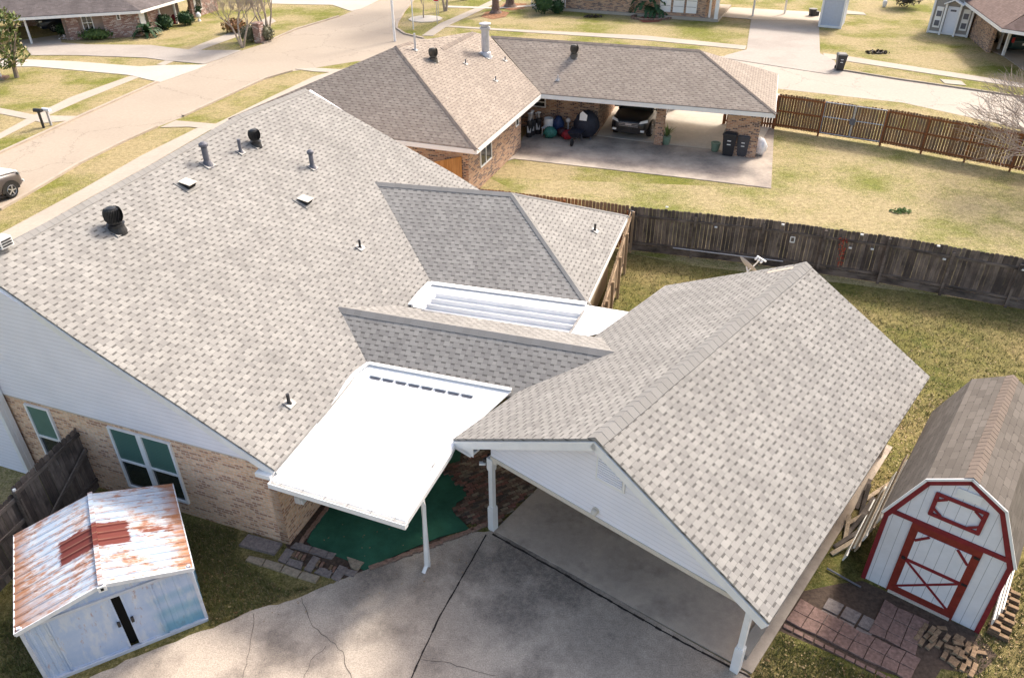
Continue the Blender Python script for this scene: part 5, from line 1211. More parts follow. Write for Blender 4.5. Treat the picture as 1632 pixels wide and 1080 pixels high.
# covered grill
p=G(934,221); c=V((p.x,p.y,.03)); t=thing('covered_grill','round grill under a dark navy cover with a white patch by the brick wall','grill',c)
m_cov=plain('cover_navy',(.022,.025,.038),.6,var=.3); o=lumpy('cover',c+V((0,0,.75)),.72,(.95,.75,1.0),m_cov,None,None,5,.06,t)
mb=MB(); d=-nF; q=c+nF*.5+V((-.25,0,1.1)); mb.face([q,q+wdir*.38,q+wdir*.42+V((0,0,.3)),q+wdir*.16+V((0,0,.48)),q+wdir*.02+V((0,0,.35))]); mb.obj('patch',m_white,t)
mb=MB(); 
for sx in (-1,1): mb.tube(c+wdir*sx*.3+nF*.2,c+wdir*sx*.25+V((0,0,.5)),.03)
mb.obj('leg',m_grey,t)
# wheelbarrow
p=G(918,227); c=V((p.x,p.y,.03)); t=thing('wheelbarrow','dark wheelbarrow standing in front of the covered grill','wheelbarrow',c); mb=MB()
r0=[(-.2,-.25),(.2,-.25),(.2,.3),(-.2,.3)]; r1=[(-.36,-.42),(.36,-.42),(.36,.45),(-.36,.45)]
mb.loft([[c+wdir*x+nF*y+V((0,0,.32)) for x,y in r0],[c+wdir*x+nF*y+V((0,0,.6)) for x,y in r1]],sm=False); mb.obj('tray',m_cov,t)
for sx in (-1,1): mb=MB(); mb.tube(c+wdir*sx*.25-nF*.9+V((0,0,.6)),c+wdir*sx*.1+nF*.7+V((0,0,.2)),.02); mb.obj('handle',m_frail,t); mb=MB(); mb.tube(c+wdir*sx*.22-nF*.2+V((0,0,.35)),c+wdir*sx*.25-nF*.25,.02); mb.obj('leg',m_grey,t)
mb=MB(); mb.lathe(c+nF*.72+V((0,0,.18)),[(.18,-.04),(.18,.04)],16,ax=wdir); mb.obj('wheel',m_tyre,t)
# white chair with green bag, blue bag, red can, golf bags
p=G(872,216); c=V((p.x,p.y,.03)); t=thing('garden_chair','white plastic garden chair against the brick wall','chair',c); mb=MB(); mb.box(c+V((0,0,.42)),(.5,.48,.04),wdir,nF); mb.obj('seat',m_white,t); mb=MB(); mb.lathe(c-nF*.2+V((0,0,.44)),[(.26,0),(.28,.2),(.24,.42),(.22,.42),(.25,.2),(.24,0)],12); mb.obj('backrest',m_white,t)
for sx in (-1,1):
    for sy in (-1,1): mb=MB(); mb.tube(c+wdir*sx*.22+nF*sy*.2,c+wdir*sx*.2+nF*sy*.18+V((0,0,.42)),.022); mb.obj('leg',m_white,t)
p=G(876,221); lumpy('green_bag',V((p.x,p.y,.33)),.32,(1.1,.8,.95),plain('bag_teal',(.04,.17,.14),.5,var=.35,scale=12),'crumpled green bag in front of the white garden chair','bag',9,.15)
p=G(889,215); lumpy('blue_bag',V((p.x,p.y,.55)),.36,(.9,.7,1.3),plain('bag_blue',(.02,.04,.11),.5,var=.4,scale=9),'blue and black bag standing right of the white garden chair','bag',10,.12)
p=G(896,219); lumpy('dark_bag',V((p.x,p.y,.28)),.27,(1.1,.8,.9),plain('bag_maroon',(.05,.015,.02),.5,var=.3,scale=9),'dark maroon bag lying between the blue bag and the red one','bag',14,.12)
p=G(905,223); lumpy('red_bag',V((p.x,p.y,.28)),.28,(1.3,.8,.9),plain('bag_red',(.26,.02,.03),.5,var=.3,scale=9),'bright red bag on the slab left of the wheelbarrow','bag',11,.1)
p=G(905,214); mb=MB(); mb.blob(V((p.x,p.y,.75)),.13); mb.tube(V((p.x,p.y,.03)),V((p.x,p.y,.7)),.03); o=mb.obj('stake_lamp',m_white); tag(o,'small white ball on a stick behind the red bag','garden lamp')
for k,(x,y,hh) in enumerate(((843,219,1.15),(848,216,1.2),(857,214,1.05))):
    p=G(x,y); c=V((p.x,p.y,.03)); t=thing('golf_bag',('black and white golf bag nearest the wall corner','black golf bag with pale club heads beside the corner bag','dark golf bag nearest to the white chair')[k],'golf bag',c,'golf bags in the patio corner'); mb=MB(); mb.lathe(c,[(.15,0),(.17,.05),(.15,.5),(.17,.8),(.15,.85)],14,ax=V((.05,-.1,1))); mb.obj('bag',m_black,t)
    mb=MB(); mb.box(c+V((0,-.15,.45)),(.2,.08,.35)); mb.obj('pocket',plain('pocket_grey',(.45,.45,.45),.6),t)
    r=random.Random(k)
    for q in range(6):
        mb=MB(); a=c+V((r.uniform(-.1,.1),r.uniform(-.1,.1),.8)); b=a+V((r.uniform(-.1,.1),r.uniform(-.1,.1),hh-.8+.1)); mb.tube(a,b,.01,n=5); mb.blob(b,.06,6,4,sc=(1.3,.8,.7)); mb.obj('club',m_galv if q%2 else m_white,t)
# ================================================================== VEGETATION
m_bark=plain('bark_grey',(.24,.19,.15),.9,var=.3,scale=5); m_barkp=plain('bark_pine',(.19,.13,.10),.95,var=.4,scale=5); m_twig=plain('twig_pale',(.35,.29,.24),.9,var=.25)
def branch(mb,p,d,L,r,dep,rnd,spread=.5,seg=3,n=5,up=.1,kids_=3,tips=None,rmin=.004,shr=.68):
    q=p; dd=d.normalized(); rr=r
    for k in range(seg):
        nd=(dd+V((rnd.gauss(0,.13),rnd.gauss(0,.13),rnd.gauss(0,.08)+up*.3))).normalized(); e=q+nd*L/seg; r2=max(rmin,rr*(.86 if dep else .75)); mb.tube(q,e,rr,r2,n=n if rr>.03 else (4 if rr>.012 else 3),cap=False)
        if dep and k>0:
            for _ in range(kids_-1 if k<seg-1 else 0):
                if rnd.random()<.6: s=(nd+V((rnd.gauss(0,spread),rnd.gauss(0,spread),rnd.gauss(0,spread*.5)+up))).normalized(); branch(mb,e,s,L*shr*.8,r2*.6,dep-1,rnd,spread,seg,n,up,kids_,tips,rmin,shr)
        q,dd,rr=e,nd,r2
    if dep:
        for _ in range(kids_): s=(dd+V((rnd.gauss(0,spread),rnd.gauss(0,spread),rnd.gauss(0,spread*.5)+up))).normalized(); branch(mb,q,s,L*shr,rr*.7,dep-1,rnd,spread,seg,n,up,kids_,tips,rmin,shr)
    elif tips is not None: tips.append(q)
def bare_tree(name,label,x,y,h,stems,seed,mat=m_twig,leaf=None,spread=.45,dep=3,r=.07,lean=.28,up=.12,group=None,px=None):
    p=px or G(x,y); rnd=random.Random(seed); t=thing(name,label,'tree',V((p.x,p.y,0)),group); tr=MB(); cr=MB(); tips=[]
    for k in range(stems):
        a=6.28*k/stems+rnd.uniform(-.4,.4); d=V((math.cos(a)*lean,math.sin(a)*lean,1)).normalized(); L=h*.38; b=V((p.x,p.y,0))+V((math.cos(a),math.sin(a),0))*.08*min(1,stems-1); e=b+d*L; tr.tube(b,b+d*L*.5,r,r*.85,n=7); d2=(d+V((rnd.gauss(0,.1),rnd.gauss(0,.1),0))).normalized(); e=b+d*L*.5+d2*L*.5; tr.tube(b+d*L*.5,e,r*.85,r*.7,n=7)
        for _ in range(3): s=(d2+V((rnd.gauss(0,spread*.8),rnd.gauss(0,spread*.8),up))).normalized(); branch(cr,e,s,h*.26,r*.5,dep,rnd,spread,3,5,up,3,tips,.006,.7)
    tr.obj('trunk',mat,t); cr.obj('crown',mat,t)
    if leaf:
        lf_=MB()
        for q in tips: leafcloud(lf_,q,leaf[1],leaf[2],leaf[3],rnd)
        lf_.obj('leaves',leaf[0],t)
    return t
bare_tree('crepe_myrtle','leafless crepe myrtle with pale forked stems in the green corner by the driveway',387,76,4.2,3,4,spread=.5,dep=4,r=.09,lean=.35)
bare_tree('crepe_myrtle','tall vase shaped tree with sparse olive leaves behind the brick mailbox',427,62,5.2,5,6,leaf=(leafmat('olive_leaf',(.12,.13,.05),(.25,.22,.1)),.22,5,.07),spread=.35,dep=3,r=.09,lean=.25)
bare_tree('small_bare_tree','little bare pinkish tree in a white ringed bed by the street corner',675,30,2.6,1,8,spread=.7,dep=3,r=.06,lean=.05)
mb=MB(); p=G(678,31); mb.lathe(V((p.x,p.y,0)),[(1.5,0),(1.5,.06),(.5,.08)],10); o=mb.obj('tree_bed',m_drive2); tag(o,'pale round bed at the foot of the little bare tree','tree bed')
bare_tree('street_tree','slender two stemmed tree beside the stop sign',710,18,6,2,9,spread=.3,dep=2,r=.12,lean=.12)
for k,(x,y,r_,lb) in enumerate(((790,23,.32,'straight pine trunk standing in a bed of red needles, nearer one'),(813,13,.36,'thick pine trunk in red needles, farther one by the top edge'),(742,2,.2,'slim trunk at the top edge left of the pines'))):
    p=G(x,y-2); t=thing('pine_tree',lb,'tree',V((p.x,p.y,0))); c=V((p.x,p.y,0)); mb=MB(); mb.lathe(c,[(r_*1.9,0),(r_*1.25,.25),(r_,.8),(r_*.9,4),(r_*.8,9)],12); mb.obj('trunk',m_barkp,t)
    mb=MB(); leafcloud(mb,c+V((0,0,12)),3.2,420,.3,random.Random(k),(1,1,1.1)); mb.obj('crown',leafmat('pine_needle',(.02,.05,.015),(.05,.09,.03)),t)
m_need=grass('pine_needles',(.22,.10,.05),(.30,.15,.08),(.35,.2,.12),.6,.6)
sheet('pine_needle_bed',[(766,27),(775,19),(795,17),(812,20),(806,27),(785,31)],.02,m_need); sheet('pine_needle_bed',[(795,12),(805,5),(840,6),(835,14),(815,17)],.022,m_need)
# big bare shrub at right edge
m_tw2=plain('twig_grey',(.36,.29,.25),.9,var=.25)
p=G(1690,300); rnd=random.Random(17); t=thing('bare_tree','wide leafless tree with tangled pale branches reaching over the brown fence at the right edge','tree',V((p.x,p.y,0))); mb=MB(); c=V((p.x,p.y,0)); mb.tube(c,c+V((-.2,.1,1.4)),.16,.12,n=8); mb.obj('trunk',m_bark,t); mb=MB(); e=c+V((-.2,.1,1.4))
for k in range(15):
    a=R(rnd.uniform(110,250)); d=V((math.cos(a),math.sin(a)*.9,rnd.uniform(.05,.9))); branch(mb,e,d,2.0,.05,3,rnd,.5,3,5,.04,3,None,.007,.72)
for k in range(3):
    a=R(195+k*14); d=V((math.cos(a),math.sin(a),.12)); branch(mb,e,d,3.0,.05,1,rnd,.2,5,5,.0,2,None,.006,.5)
mb.obj('crown',m_tw2,t)
# magnolia at left
p=G(27,124); c=V((p.x,p.y,0)); t=thing('magnolia_tree','small round leafy green tree on the lawn at the left edge','tree',c); mb=MB(); mb.tube(c,c+V((.1,0,1.2)),.16,.12,n=8); 
rnd=random.Random(5)
for k in range(6): mb.tube(c+V((.1,0,1.0)),c+V((rnd.uniform(-1,1),rnd.uniform(-1,1),rnd.uniform(1.8,3.4))),.07,.03,n=5)
mb.obj('trunk',m_bark,t); mb=MB()
for k in range(30):
    a=rnd.uniform(0,6.28); zz_=rnd.uniform(1.0,4.2); rr_=1.35*math.sqrt(max(.15,1-((zz_-2.7)/1.9)**2))*rnd.uniform(.2,1); leafcloud(mb,c+V((math.cos(a)*rr_,math.sin(a)*rr_,zz_)),.5,46,.13,rnd)
mb.obj('crown',leafmat('magnolia_leaf',(.05,.09,.02),(.16,.19,.05),(.30,.24,.12)),t)
def shrub(name,label,x,y,w,h,mat,seed,n=500,size=.07,cat='shrub',group=None,up=0):
    p=G(x,y); rnd=random.Random(seed); mb=MB(); c=V((p.x,p.y,h*.5)); 
    leafcloud(mb,c,1,n,size,rnd,(w/2,w/2*.8,h/2),hollow=.45); mb.blob(c,.86,10,7,.08,(w/2*.8,w/2*.62,h/2*.9)); o=mb.obj(name,mat); tag(o,label,cat,group); return o
m_dg=leafmat('dark_green_leaf',(.015,.045,.018),(.04,.09,.03)); m_mg=leafmat('mid_green_leaf',(.04,.08,.02),(.10,.15,.04)); m_gg=leafmat('greyish_leaf',(.11,.11,.06),(.20,.19,.12)); m_br=leafmat('brown_leaf',(.16,.07,.03),(.3,.15,.06),(.12,.12,.03))
def fronds(name,label,x,y,L,n,seed,mat,z0=.3,trunk=True,cat='palm'):
    p=G(x,y); rnd=random.Random(seed); c=V((p.x,p.y,z0)); t=thing(name,label,cat,V((p.x,p.y,0))); mb=MB()
    for k in range(n):
        a=6.28*k/n+rnd.uniform(-.2,.2); e=rnd.uniform(.15,1.2); q=c; d=V((math.cos(a)*math.cos(e),math.sin(a)*math.cos(e),math.sin(e))); s_=6
        for i in range(s_):
            d2=(d-V((0,0,.16*(i+1)*.6))).normalized(); e2=q+d2*L/s_; sd=d2.cross(V((0,0,1))).normalized(); wl=L*.16*(1-i/s_*.6)
            mb.face([q,e2,e2+sd*wl*.3,q+sd*wl-d2*.0]); mb.face([e2,q,q-sd*wl,e2-sd*wl*.3]); q=e2; d=d2
    mb.obj('fronds',mat,t); mb=MB(); mb.lathe(V((p.x,p.y,0)),[(.2,0),(.22,z0*.6),(.12,z0+.05)],10); mb.obj('trunk',m_barkp,t); return t
fronds('sago_palm','dark green sago palm spreading low at the brick corner across the street',236,58,1.5,34,3,m_dg)
fronds('sago_palm','left tuft of the pair of dark sago palms in a brick ringed bed',1031,24,2.1,40,5,m_dg,.9); fronds('sago_palm','right tuft of the pair of dark sago palms in a brick ringed bed',1049,26,1.7,36,6,m_dg,.6)
mb=MB(); p=G(1038,29); 
for k in range(26):
    a=6.28*k/26; q=V((p.x+1.7*math.cos(a),p.y+1.1*math.sin(a),.08)); mb.box(q,(.38,.18,.16),V((-math.sin(a),math.cos(a),0)),V((math.cos(a),math.sin(a),0)))
o=mb.obj('planter_ring',m_edge); tag(o,'low oval ring of tan bricks around the pair of sago palms','planter'); sheet('mulch',[(1017,31),(1025,25),(1050,24),(1060,30),(1050,35),(1025,36)],.03,plain('mulch_red',(.16,.05,.03),.9,var=.4,scale=9))
for a in (('shrub','round dark clipped shrub at the porch of the house across the street',264,47,1.5,1.2,m_dg,1),('shrub','dark shrub right of the white wreath by the porch across the street',298,40,1.6,1.1,m_dg,2),('shrub','small dark shrub at the far porch pillar across the street',312,27,1.2,1.1,m_dg,3),
 ('shrub','low spreading green shrub below the white double window across the street',155,62,2.9,.8,m_mg,4),('shrub','dark flower bush at the carport corner across the street',110,58,1.8,1.1,m_dg,5),('shrub','reddish low shrub behind the leafless crepe myrtle',375,52,2.2,1.1,m_br,6),('shrub','greyish round bush left of the brick mailbox',400,66,1.7,1.2,m_gg,7),('shrub','greyish bush right of the brick mailbox',424,66,1.6,1.2,m_gg,8),
 ('shrub','large dark round bush left of the white porch railing',866,23,2.3,2.3,m_dg,9),('shrub','second dark bush against the white porch railing',888,22,1.3,1.2,m_dg,10),('shrub','brown leafed tree top in the upper left corner',5,10,7.0,5.0,m_br,11)):
    shrub(*a,n=700 if a[-1]!=11 else 4500,size=.1 if a[-1]!=11 else .2)
mb=MB(); rnd=random.Random(3)
for k in range(9): p=G(100+k*6.2,64-k*.4); leafcloud(mb,V((p.x,p.y,.2)),.25,20,.09,rnd)
o=mb.obj('white_flowers',leafmat('white_petal',(.7,.68,.66),(.5,.42,.42))); o['kind']='stuff'; o['label']='white flowers in the bed before the house across the street'
# weed patch in the neighbour's yard and litter
mb=MB(); p=G(1435,338); leafcloud(mb,V((p.x,p.y,.06)),.5,130,.07,random.Random(2),(1,.5,.12)); o=mb.obj('weed_patch',leafmat('weed_leaf',(.12,.2,.06),(.2,.28,.1))); tag(o,'small green weed patch alone in the dry yard','weed')
# ================================================================== FAR THINGS
def box_house(): pass
m_rd=shingle('shingle_dark_old',(.13,.11,.105),(.175,.15,.145),(.08,.07,.07),streak=.25,dashw=.1,dasht=.15,line=.3)
m_beige=plain('stucco_taupe',(.33,.25,.21),.85,var=.08)
# house across the street
h2=thing('house','old dark roofed brick house with a carport and white trim across the street','house',G(150,40))
e0=G(-40,31.5,2.05); e1=G(223,16.5,2.05); e2=G(320,-12,2.05); e0=e1+(e0-e1).normalized()*16.5; a1=(e1-e0).normalized(); a2=(e2-e1).normalized(); in1=V((-a1.y,a1.x,0)); 
ap0=e0+a1*4.2+in1*5+V((0,0,2.3)); ap1=e1-a1*4.5+in1*5+V((0,0,2.3)); eb=e0+in1*10; ec=e1+in1*10
mb=MB(); mb.prism([e0,e1,ap1,ap0],.06); mb.prism([e0,ap0,eb],.06); mb.prism([e1,e1+a2*10,ap1+a2*9,ap1],.06); mb.prism([eb,ap0,ap1,ec],.06); mb.obj('roof',m_rd,h2)
mb=MB(); mb.beam(e0-V((0,0,.05)),e1-V((0,0,.05)),.05,.2,drop=1); mb.beam(e1-V((0,0,.05)),e1+a2*10-V((0,0,.05)),.05,.2,drop=1); mb.obj('fascia',m_white,h2)
def W2(x): # point on wall line behind eave at photo column x
    p=on(((e0+in1*.9),in1),x,40); return V((p.x,p.y,0))
def wseg(x0,x1,off,mat,par,z1=2.0,th=.2,name='brick_wall'):
    mb=MB(); a=W2(x0)+in1*off; b=W2(x1)+in1*off; P=[a,b,b+in1*th,a+in1*th]; mb.prism([V((p.x,p.y,z1)) for p in P],z1); return mb.obj(name,mat,par)
wseg(100,126,0,m_brickR,h2); wseg(126,166,.15,m_beige,h2,name='stucco_wall'); wseg(166,221,-.25,m_brickR,h2); wseg(-30,42,7.0,m_brickR,h2); wseg(42,102,8.0,m_beige,h2,name='stucco_wall')
mb=MB(); a=W2(101); P=[a,a+in1*6,a+in1*6+a1*.2,a+a1*.2]; mb.prism([V((p.x,p.y,2.0)) for p in P],2.0); mb.obj('stucco_wall',m_beige,h2)
mb=MB(); P=[e0+in1*.5,e1+in1*.5-a1*.5,e1+in1*8-a1*.5,e0+in1*8]; mb.prism([V((p.x,p.y,2.01)) for p in P],.04); mb.obj('ceiling',m_ivory,h2)
mb=MB(); p=W2(44)-in1*.5; mb.box(V((p.x,p.y,1.0)),(.12,.12,2.0)); mb.obj('post',m_white,h2)
wallwin(W2(130)+in1*.15,-in1,(127,24),(152,49),h2,vert=2,horiz=2); wallwin(W2(190)-in1*.25,-in1,(184,22),(193,32),h2,vert=1)
# right (street side) face with porch
o1=W2(221)-in1*.25; nn=V((a2.y,-a2.x,0))
mb=MB(); P=[o1,o1+a2*11,o1+a2*11-nn*.3,o1-nn*.3]; 
P=[o1,o1+a2*2.8,o1+a2*2.8-nn*.3,o1-nn*.3]; mb.prism([V((p.x,p.y,2.0)) for p in P],2.0); mb.obj('brick_wall',m_brickR,h2)
mb=MB(); q=o1+a2*2.8-nn*1.3; P=[q,q+a2*4.6,q+a2*4.6-nn*.3,q-nn*.3]; mb.prism([V((p.x,p.y,2.0)) for p in P],2.0); mb.obj('stucco_wall',m_beige,h2)
mb=MB(); q=o1+a2*7.4; P=[q,q+a2*4,q+a2*4-nn*.3,q-nn*.3]; mb.prism([V((p.x,p.y,2.0)) for p in P],2.0); mb.obj('brick_wall',m_brickR,h2)
def facepanel(a,t,n,u0,u1,z0,z1,mat,name,par,y=.03): mb=MB(); c=a+t*(u0+u1)/2+n*y; mb.box(V((c.x,c.y,(z0+z1)/2)),(u1-u0,.06,z1-z0),t,n); return mb.obj(name,mat,par)
facepanel(o1,a2,nn,.3,1.3,.1,1.9,m_white,'window',h2); facepanel(o1,a2,nn,.95,1.25,.5,1.7,m_glass,'pane',h2,.07)
facepanel(o1-nn*1.3,a2,nn,3.5,4.4,.05,1.8,m_white,'door',h2)
for u in (2.9,5.0): p=o1+a2*u+nn*.0; mb=MB(); mb.box(V((p.x,p.y,1.0)),(.14,.14,2.0)); mb.obj('column',m_white,h2)
p=o1+a2*8.2; facepanel(o1,a2,nn,7.8,8.9,.5,1.85,m_white,'window',h2); facepanel(o1,a2,nn,8.1,8.8,.6,1.75,m_glass,'pane',h2,.07)
# porch ornaments
rnd=random.Random(6)
for (x,y,lb,mt) in ((271,42,'round white wreath like ornament on the lawn edge by the porch',m_white),(279,38,'small red and white garden ornament by the porch shrubs',m_red),(318,34,'white bird shaped ornament at the far end of the porch bed',m_white)):
    p=G(x,y); mb=MB(); mb.lathe(V((p.x,p.y,0)),[(.16,0),(.08,.2),(.22,.4),(.2,.6),(.05,.75)],10); o=mb.obj('garden_ornament',mt); tag(o,lb,'ornament')
# brick mailbox pillar
p=G(415,68); t=thing('brick_mailbox','square brick mailbox pillar at the kerb between two greyish bushes','mailbox',V((p.x,p.y,0))); mb=MB(); mb.box(V((p.x,p.y,.7)),(.6,.6,1.4),H(107),H(17)); mb.obj('pillar',m_brickR,t); mb=MB(); mb.box(V((p.x,p.y,1.44)),(.7,.7,.08),H(107),H(17)); mb.obj('cap',m_brickR,t)
# kerb mailboxes
for x,y,mt,lb,h_ in ((70,204,m_black,'black mailbox on a dark post at the lawn corner, left of the white one',.9),(82,200,m_white,'white mailbox on a thin pale post, right of the black one',.8)):
    p=G(x,y); c=V((p.x,p.y,0)); t=thing('mailbox',lb,'mailbox',c); mb=MB(); mb.box(c+V((0,0,h_/2)),(.1,.1,h_)); mb.obj('post',mt if mt is m_black else m_galv,t)
    mb=MB(); ax=H(17); sd=H(107); A_=[(math.cos(math.pi*k/8)*.11,math.sin(math.pi*k/8)*.10+.08) for k in range(9)]+[(-.11,0),(.11,0)]
    mb.loft([[c+sd*(-.25)+ax*x_+V((0,0,h_+z_)) for x_,z_ in A_],[c+sd*.25+ax*x_+V((0,0,h_+z_)) for x_,z_ in A_]],sm=False); mb.obj('box',mt,t)
# lamp post, poles, stop sign
p=G(3,126); c=V((p.x,p.y,0)); t=thing('lamp_post','white post in a little brick bed at the left picture edge','post',c); mb=MB(); mb.tube(c,c+V((0,0,1.9)),.05); mb.obj('post',m_white,t); mb=MB(); mb.box(c+V((0,0,.08)),(.7,.7,.16)); mb.obj('base',m_edge,t)
p=G(629.5,66); c=V((p.x,p.y,0)); 
mb=MB(); pz=c; tp=CAM+ray(629.9,-8)*((c.y)/ray(629.9,-8).y); mb.tube(c,c+V((0,0,9)),.10,.08,n=12); o=mb.obj('pole',m_white); tag(o,'tall plain pale pole rising behind the apex of the tan roof','pole')
p=G(659,47); c=V((p.x,p.y,0)); mb=MB(); mb.tube(c,c+V((0,0,2.6)),.05,n=8); mb.box(c+V((0,0,2.55)),(.5,.03,.15)); o=mb.obj('sign_post',m_white); tag(o,'thin white sign post on the grass island at the street corner','sign post')
def stop(x,y,h_,lb):
    p=G(x,y); c=V((p.x,p.y,0)); t=thing('stop_sign',lb,'road sign',c); mb=MB(); mb.tube(c,c+V((0,0,h_)),.03,n=8); mb.obj('post',m_galv,t); r_=.42; n_=V((.0,-1,.0)); cc=c+V((0,0,h_))
    def octo(r,y,t_): mb=MB(); P=[cc+V((r*math.cos(R(22.5+45*k)),y,r*math.sin(R(22.5+45*k)))) for k in range(8)]; Q=[q-V((0,t_,0)) for q in P]; mb.loft([Q,P],sm=False); return mb
    b=octo(r_,-.04,.015).obj('plate',m_white,t); octo(r_*.9,-.058,.006).obj('red_face',plain('sign_red',(.55,.02,.02),.4,var=.03),b)
    fc=bpy.data.curves.new('stop_text','FONT'); fc.body='STOP'; fc.size=.33; fc.align_x='CENTER'; fc.align_y='CENTER'; fc.extrude=.002; fo=bpy.data.objects.new('tmp',fc); COL.objects.link(fo)
    dg=bpy.context.evaluated_depsgraph_get(); me=bpy.data.meshes.new_from_object(fo.evaluated_get(dg)); bpy.data.objects.remove(fo); lo=bpy.data.objects.new('lettering',me); COL.objects.link(lo); me.materials.clear(); me.materials.append(m_white); lo.parent=b; lo.location=(0,-.07,h_); lo.rotation_euler=(R(90),0,0)
stop(697,38,2.15,'red stop sign on a post by the street corner, the lower one'); stop(699,24,1.8,'red stop sign beyond the nearer one, the upper one')
# far brick house at top centre
h3=thing('house','brick house with white shutters and white porch railing at the top centre','house',G(1000,10)); b0=G(898,17); b1=G(1123,33); t3=(b1-b0).normalized(); n3=V((t3.y,-t3.x,0)); n3=n3 if n3.y<0 else -n3; L3=(b1-b0).length
mb=MB(); P=[b0,b1,b1-n3*7,b0-n3*7]; mb.prism([V((p.x,p.y,2.6)) for p in P],2.6); mb.obj('brick_wall',m_brickN,h3)
mb=MB(); P=[b0-t3*3+n3*.25,b1+t3*1.2+n3*.35,b1+t3*1.2-n3*7,b0-t3*3-n3*7]; mb.prism([V((p.x,p.y,.22)) for p in P],.22); mb.obj('foundation',m_walk,h3)
mb=MB(); P=[b0-t3*3.2+n3*.7,b1+t3*2.2+n3*.7,b1-t3*3-n3*3.4+V((0,0,2)),b0+t3*1-n3*3.4+V((0,0,2)),b0-t3*3.2-n3*7.5,b1+t3*2.2-n3*7.5]; P=[V((p.x,p.y,p.z+2.65)) for p in P]
mb.prism([P[0],P[1],P[2],P[3]],.06); mb.prism([P[1],P[5],P[2]],.06); mb.prism([P[0],P[3],P[4]],.06); mb.prism([P[3],P[2],P[5],P[4]],.06); mb.obj('roof',m_tan,h3)
for u0,u1,z0 in ((L3-4.0,L3-3.05,.5),(L3-2.85,L3-1.9,.5),(L3-1.7,L3-.8,.5),(2.0,2.9,1.2)):
    o=facepanel(b0,t3,n3,u0,u1,z0,2.35,m_white,'shutter',h3); f=MB()
    for z in (1.0,1.5,2.0): c=b0+t3*(u0+u1)/2+n3*.07; f.box(V((c.x,c.y,z)),(u1-u0-.1,.02,.03),t3,n3)
    f.obj('shutter_rail',m_lead,o)
mb=MB(); 
for u in (-2.9,-2.3,-1.7,-1.1,-.5,-.05): 
    for k in range(3): c=b0+t3*(u+.2*k-.1)+n3*.3; mb.box(V((c.x,c.y,.9)),(.06,.06,1.2),t3,n3)
for z in (.35,1.5): a=b0-t3*3.1+n3*.3; b=b0+n3*.3; mb.beam(V((a.x,a.y,z)),V((b.x,b.y,z)),.08,.08)
mb.obj('railing',m_white,h3)
for u in (.3,.95): mb=MB(); c=b1+t3*u+n3*(.2 if u>.5 else -.3); mb.box(V((c.x,c.y,1.3)),(.3 if u>.5 else .16,.2,2.6),t3,n3); mb.obj('column',m_white,h3)
# carport with storage room
h4=thing('storage_room','pale blue grey storage room with white corner trim at the end of a white carport','storage room',G(1322,40)); s0=G(1305,43); s1=G(1339,46); t4=(s1-s0).normalized(); n4=V((t4.y,-t4.x,0)); n4=n4 if n4.y<0 else -n4; W4=(s1-s0).length
mb=MB(); P=[s0,s1,s1-n4*2.5,s0-n4*2.5]; mb.prism([V((p.x,p.y,2.7)) for p in P],2.7); mb.obj('wall',plain('panel_bluegrey',(.46,.50,.58),.6,var=.05),h4)
mb=MB()
for q in (s0,s1): c=q+n4*.02; mb.box(V((c.x,c.y,1.35)),(.16,.16,2.7),t4,n4)
c=(s0+s1)/2+n4*.03; mb.box(V((c.x,c.y,.08)),(W4,.1,.16),t4,n4); mb.obj('trim',m_white,h4)
mb=MB(); a=s0-t4*9.5; P=[a+n4*.5,s1+t4*.4+n4*.5,s1+t4*.4-n4*5,a-n4*5]; mb.prism([V((p.x,p.y,2.95)) for p in P],.22); mb.obj('roof',m_white,h4)
for x,y in ((1199,27),(1250,23)): p=G(x,y); mb=MB(); mb.box(V((p.x,p.y,1.35)),(.14,.14,2.7)); mb.obj('post',m_white,h4)
p=G(1294,26); mb=MB(); mb.lathe(V((p.x,p.y,0)),[(.28,0),(.35,.6),(.38,.62)],12); mb.box(V((p.x+.4,p.y,.2)),(.3,.3,.4)); o=mb.obj('black_tub',m_bin); tag(o,'black tub on the bright slab beside the storage room','tub')
# grey cottage
h5=thing('garden_house','small grey house with white door and two white windows near the right edge','house',G(1508,56)); s0=G(1478,52); s1=G(1540,60); t5=(s1-s0).normalized(); n5=V((t5.y,-t5.x,0)); n5=n5 if n5.y<0 else -n5; W5=(s1-s0).length
m_gw=siding('siding_greybrown',(.30,.28,.26),h=.14); m_bw2=siding('siding_beige',(.62,.54,.44),h=.14)
zw=2.75; mb=MB(); P=[s0+V((0,0,0)),s1,s1+V((0,0,zw)),(s0+s1)/2+V((0,0,zw+1.0)),s0+V((0,0,zw))]; Q=[p-n5*.1 for p in P]; mb.loft([P,Q],sm=False); mb.obj('front_wall',m_gw,h5)
mb=MB(); a=s0-n5*.1; P=[a,s1-n5*.1,s1-n5*6.5,a-n5*6.5]; mb.prism([V((p.x,p.y,zw)) for p in P],zw); mb.obj('side_wall',m_bw2,h5)
mb=MB(); r5=(s0+s1)/2+V((0,0,zw+1.1)); l5=s0-t5*.35+V((0,0,zw-.15)); q5=s1+t5*.35+V((0,0,zw-.15))
mb.prism([l5+n5*.25,r5+n5*.25,r5-n5*6.6,l5-n5*6.6],.06); mb.prism([r5+n5*.25,q5+n5*.25,q5-n5*6.6,r5-n5*6.6],.06); mb.obj('roof',m_tan,h5)
mb=MB(); mb.beam(l5+n5*.27,r5+n5*.27,.04,.16); mb.beam(q5+n5*.27,r5+n5*.27,.04,.16)
for q in (s0,s1): c=q+n5*.03; mb.box(V((c.x,c.y,zw/2)),(.14,.1,zw),t5,n5)
c=(s0+s1)/2+n5*.04; mb.box(V((c.x,c.y,.1)),(W5,.08,.14),t5,n5); mb.obj('trim',m_white,h5)
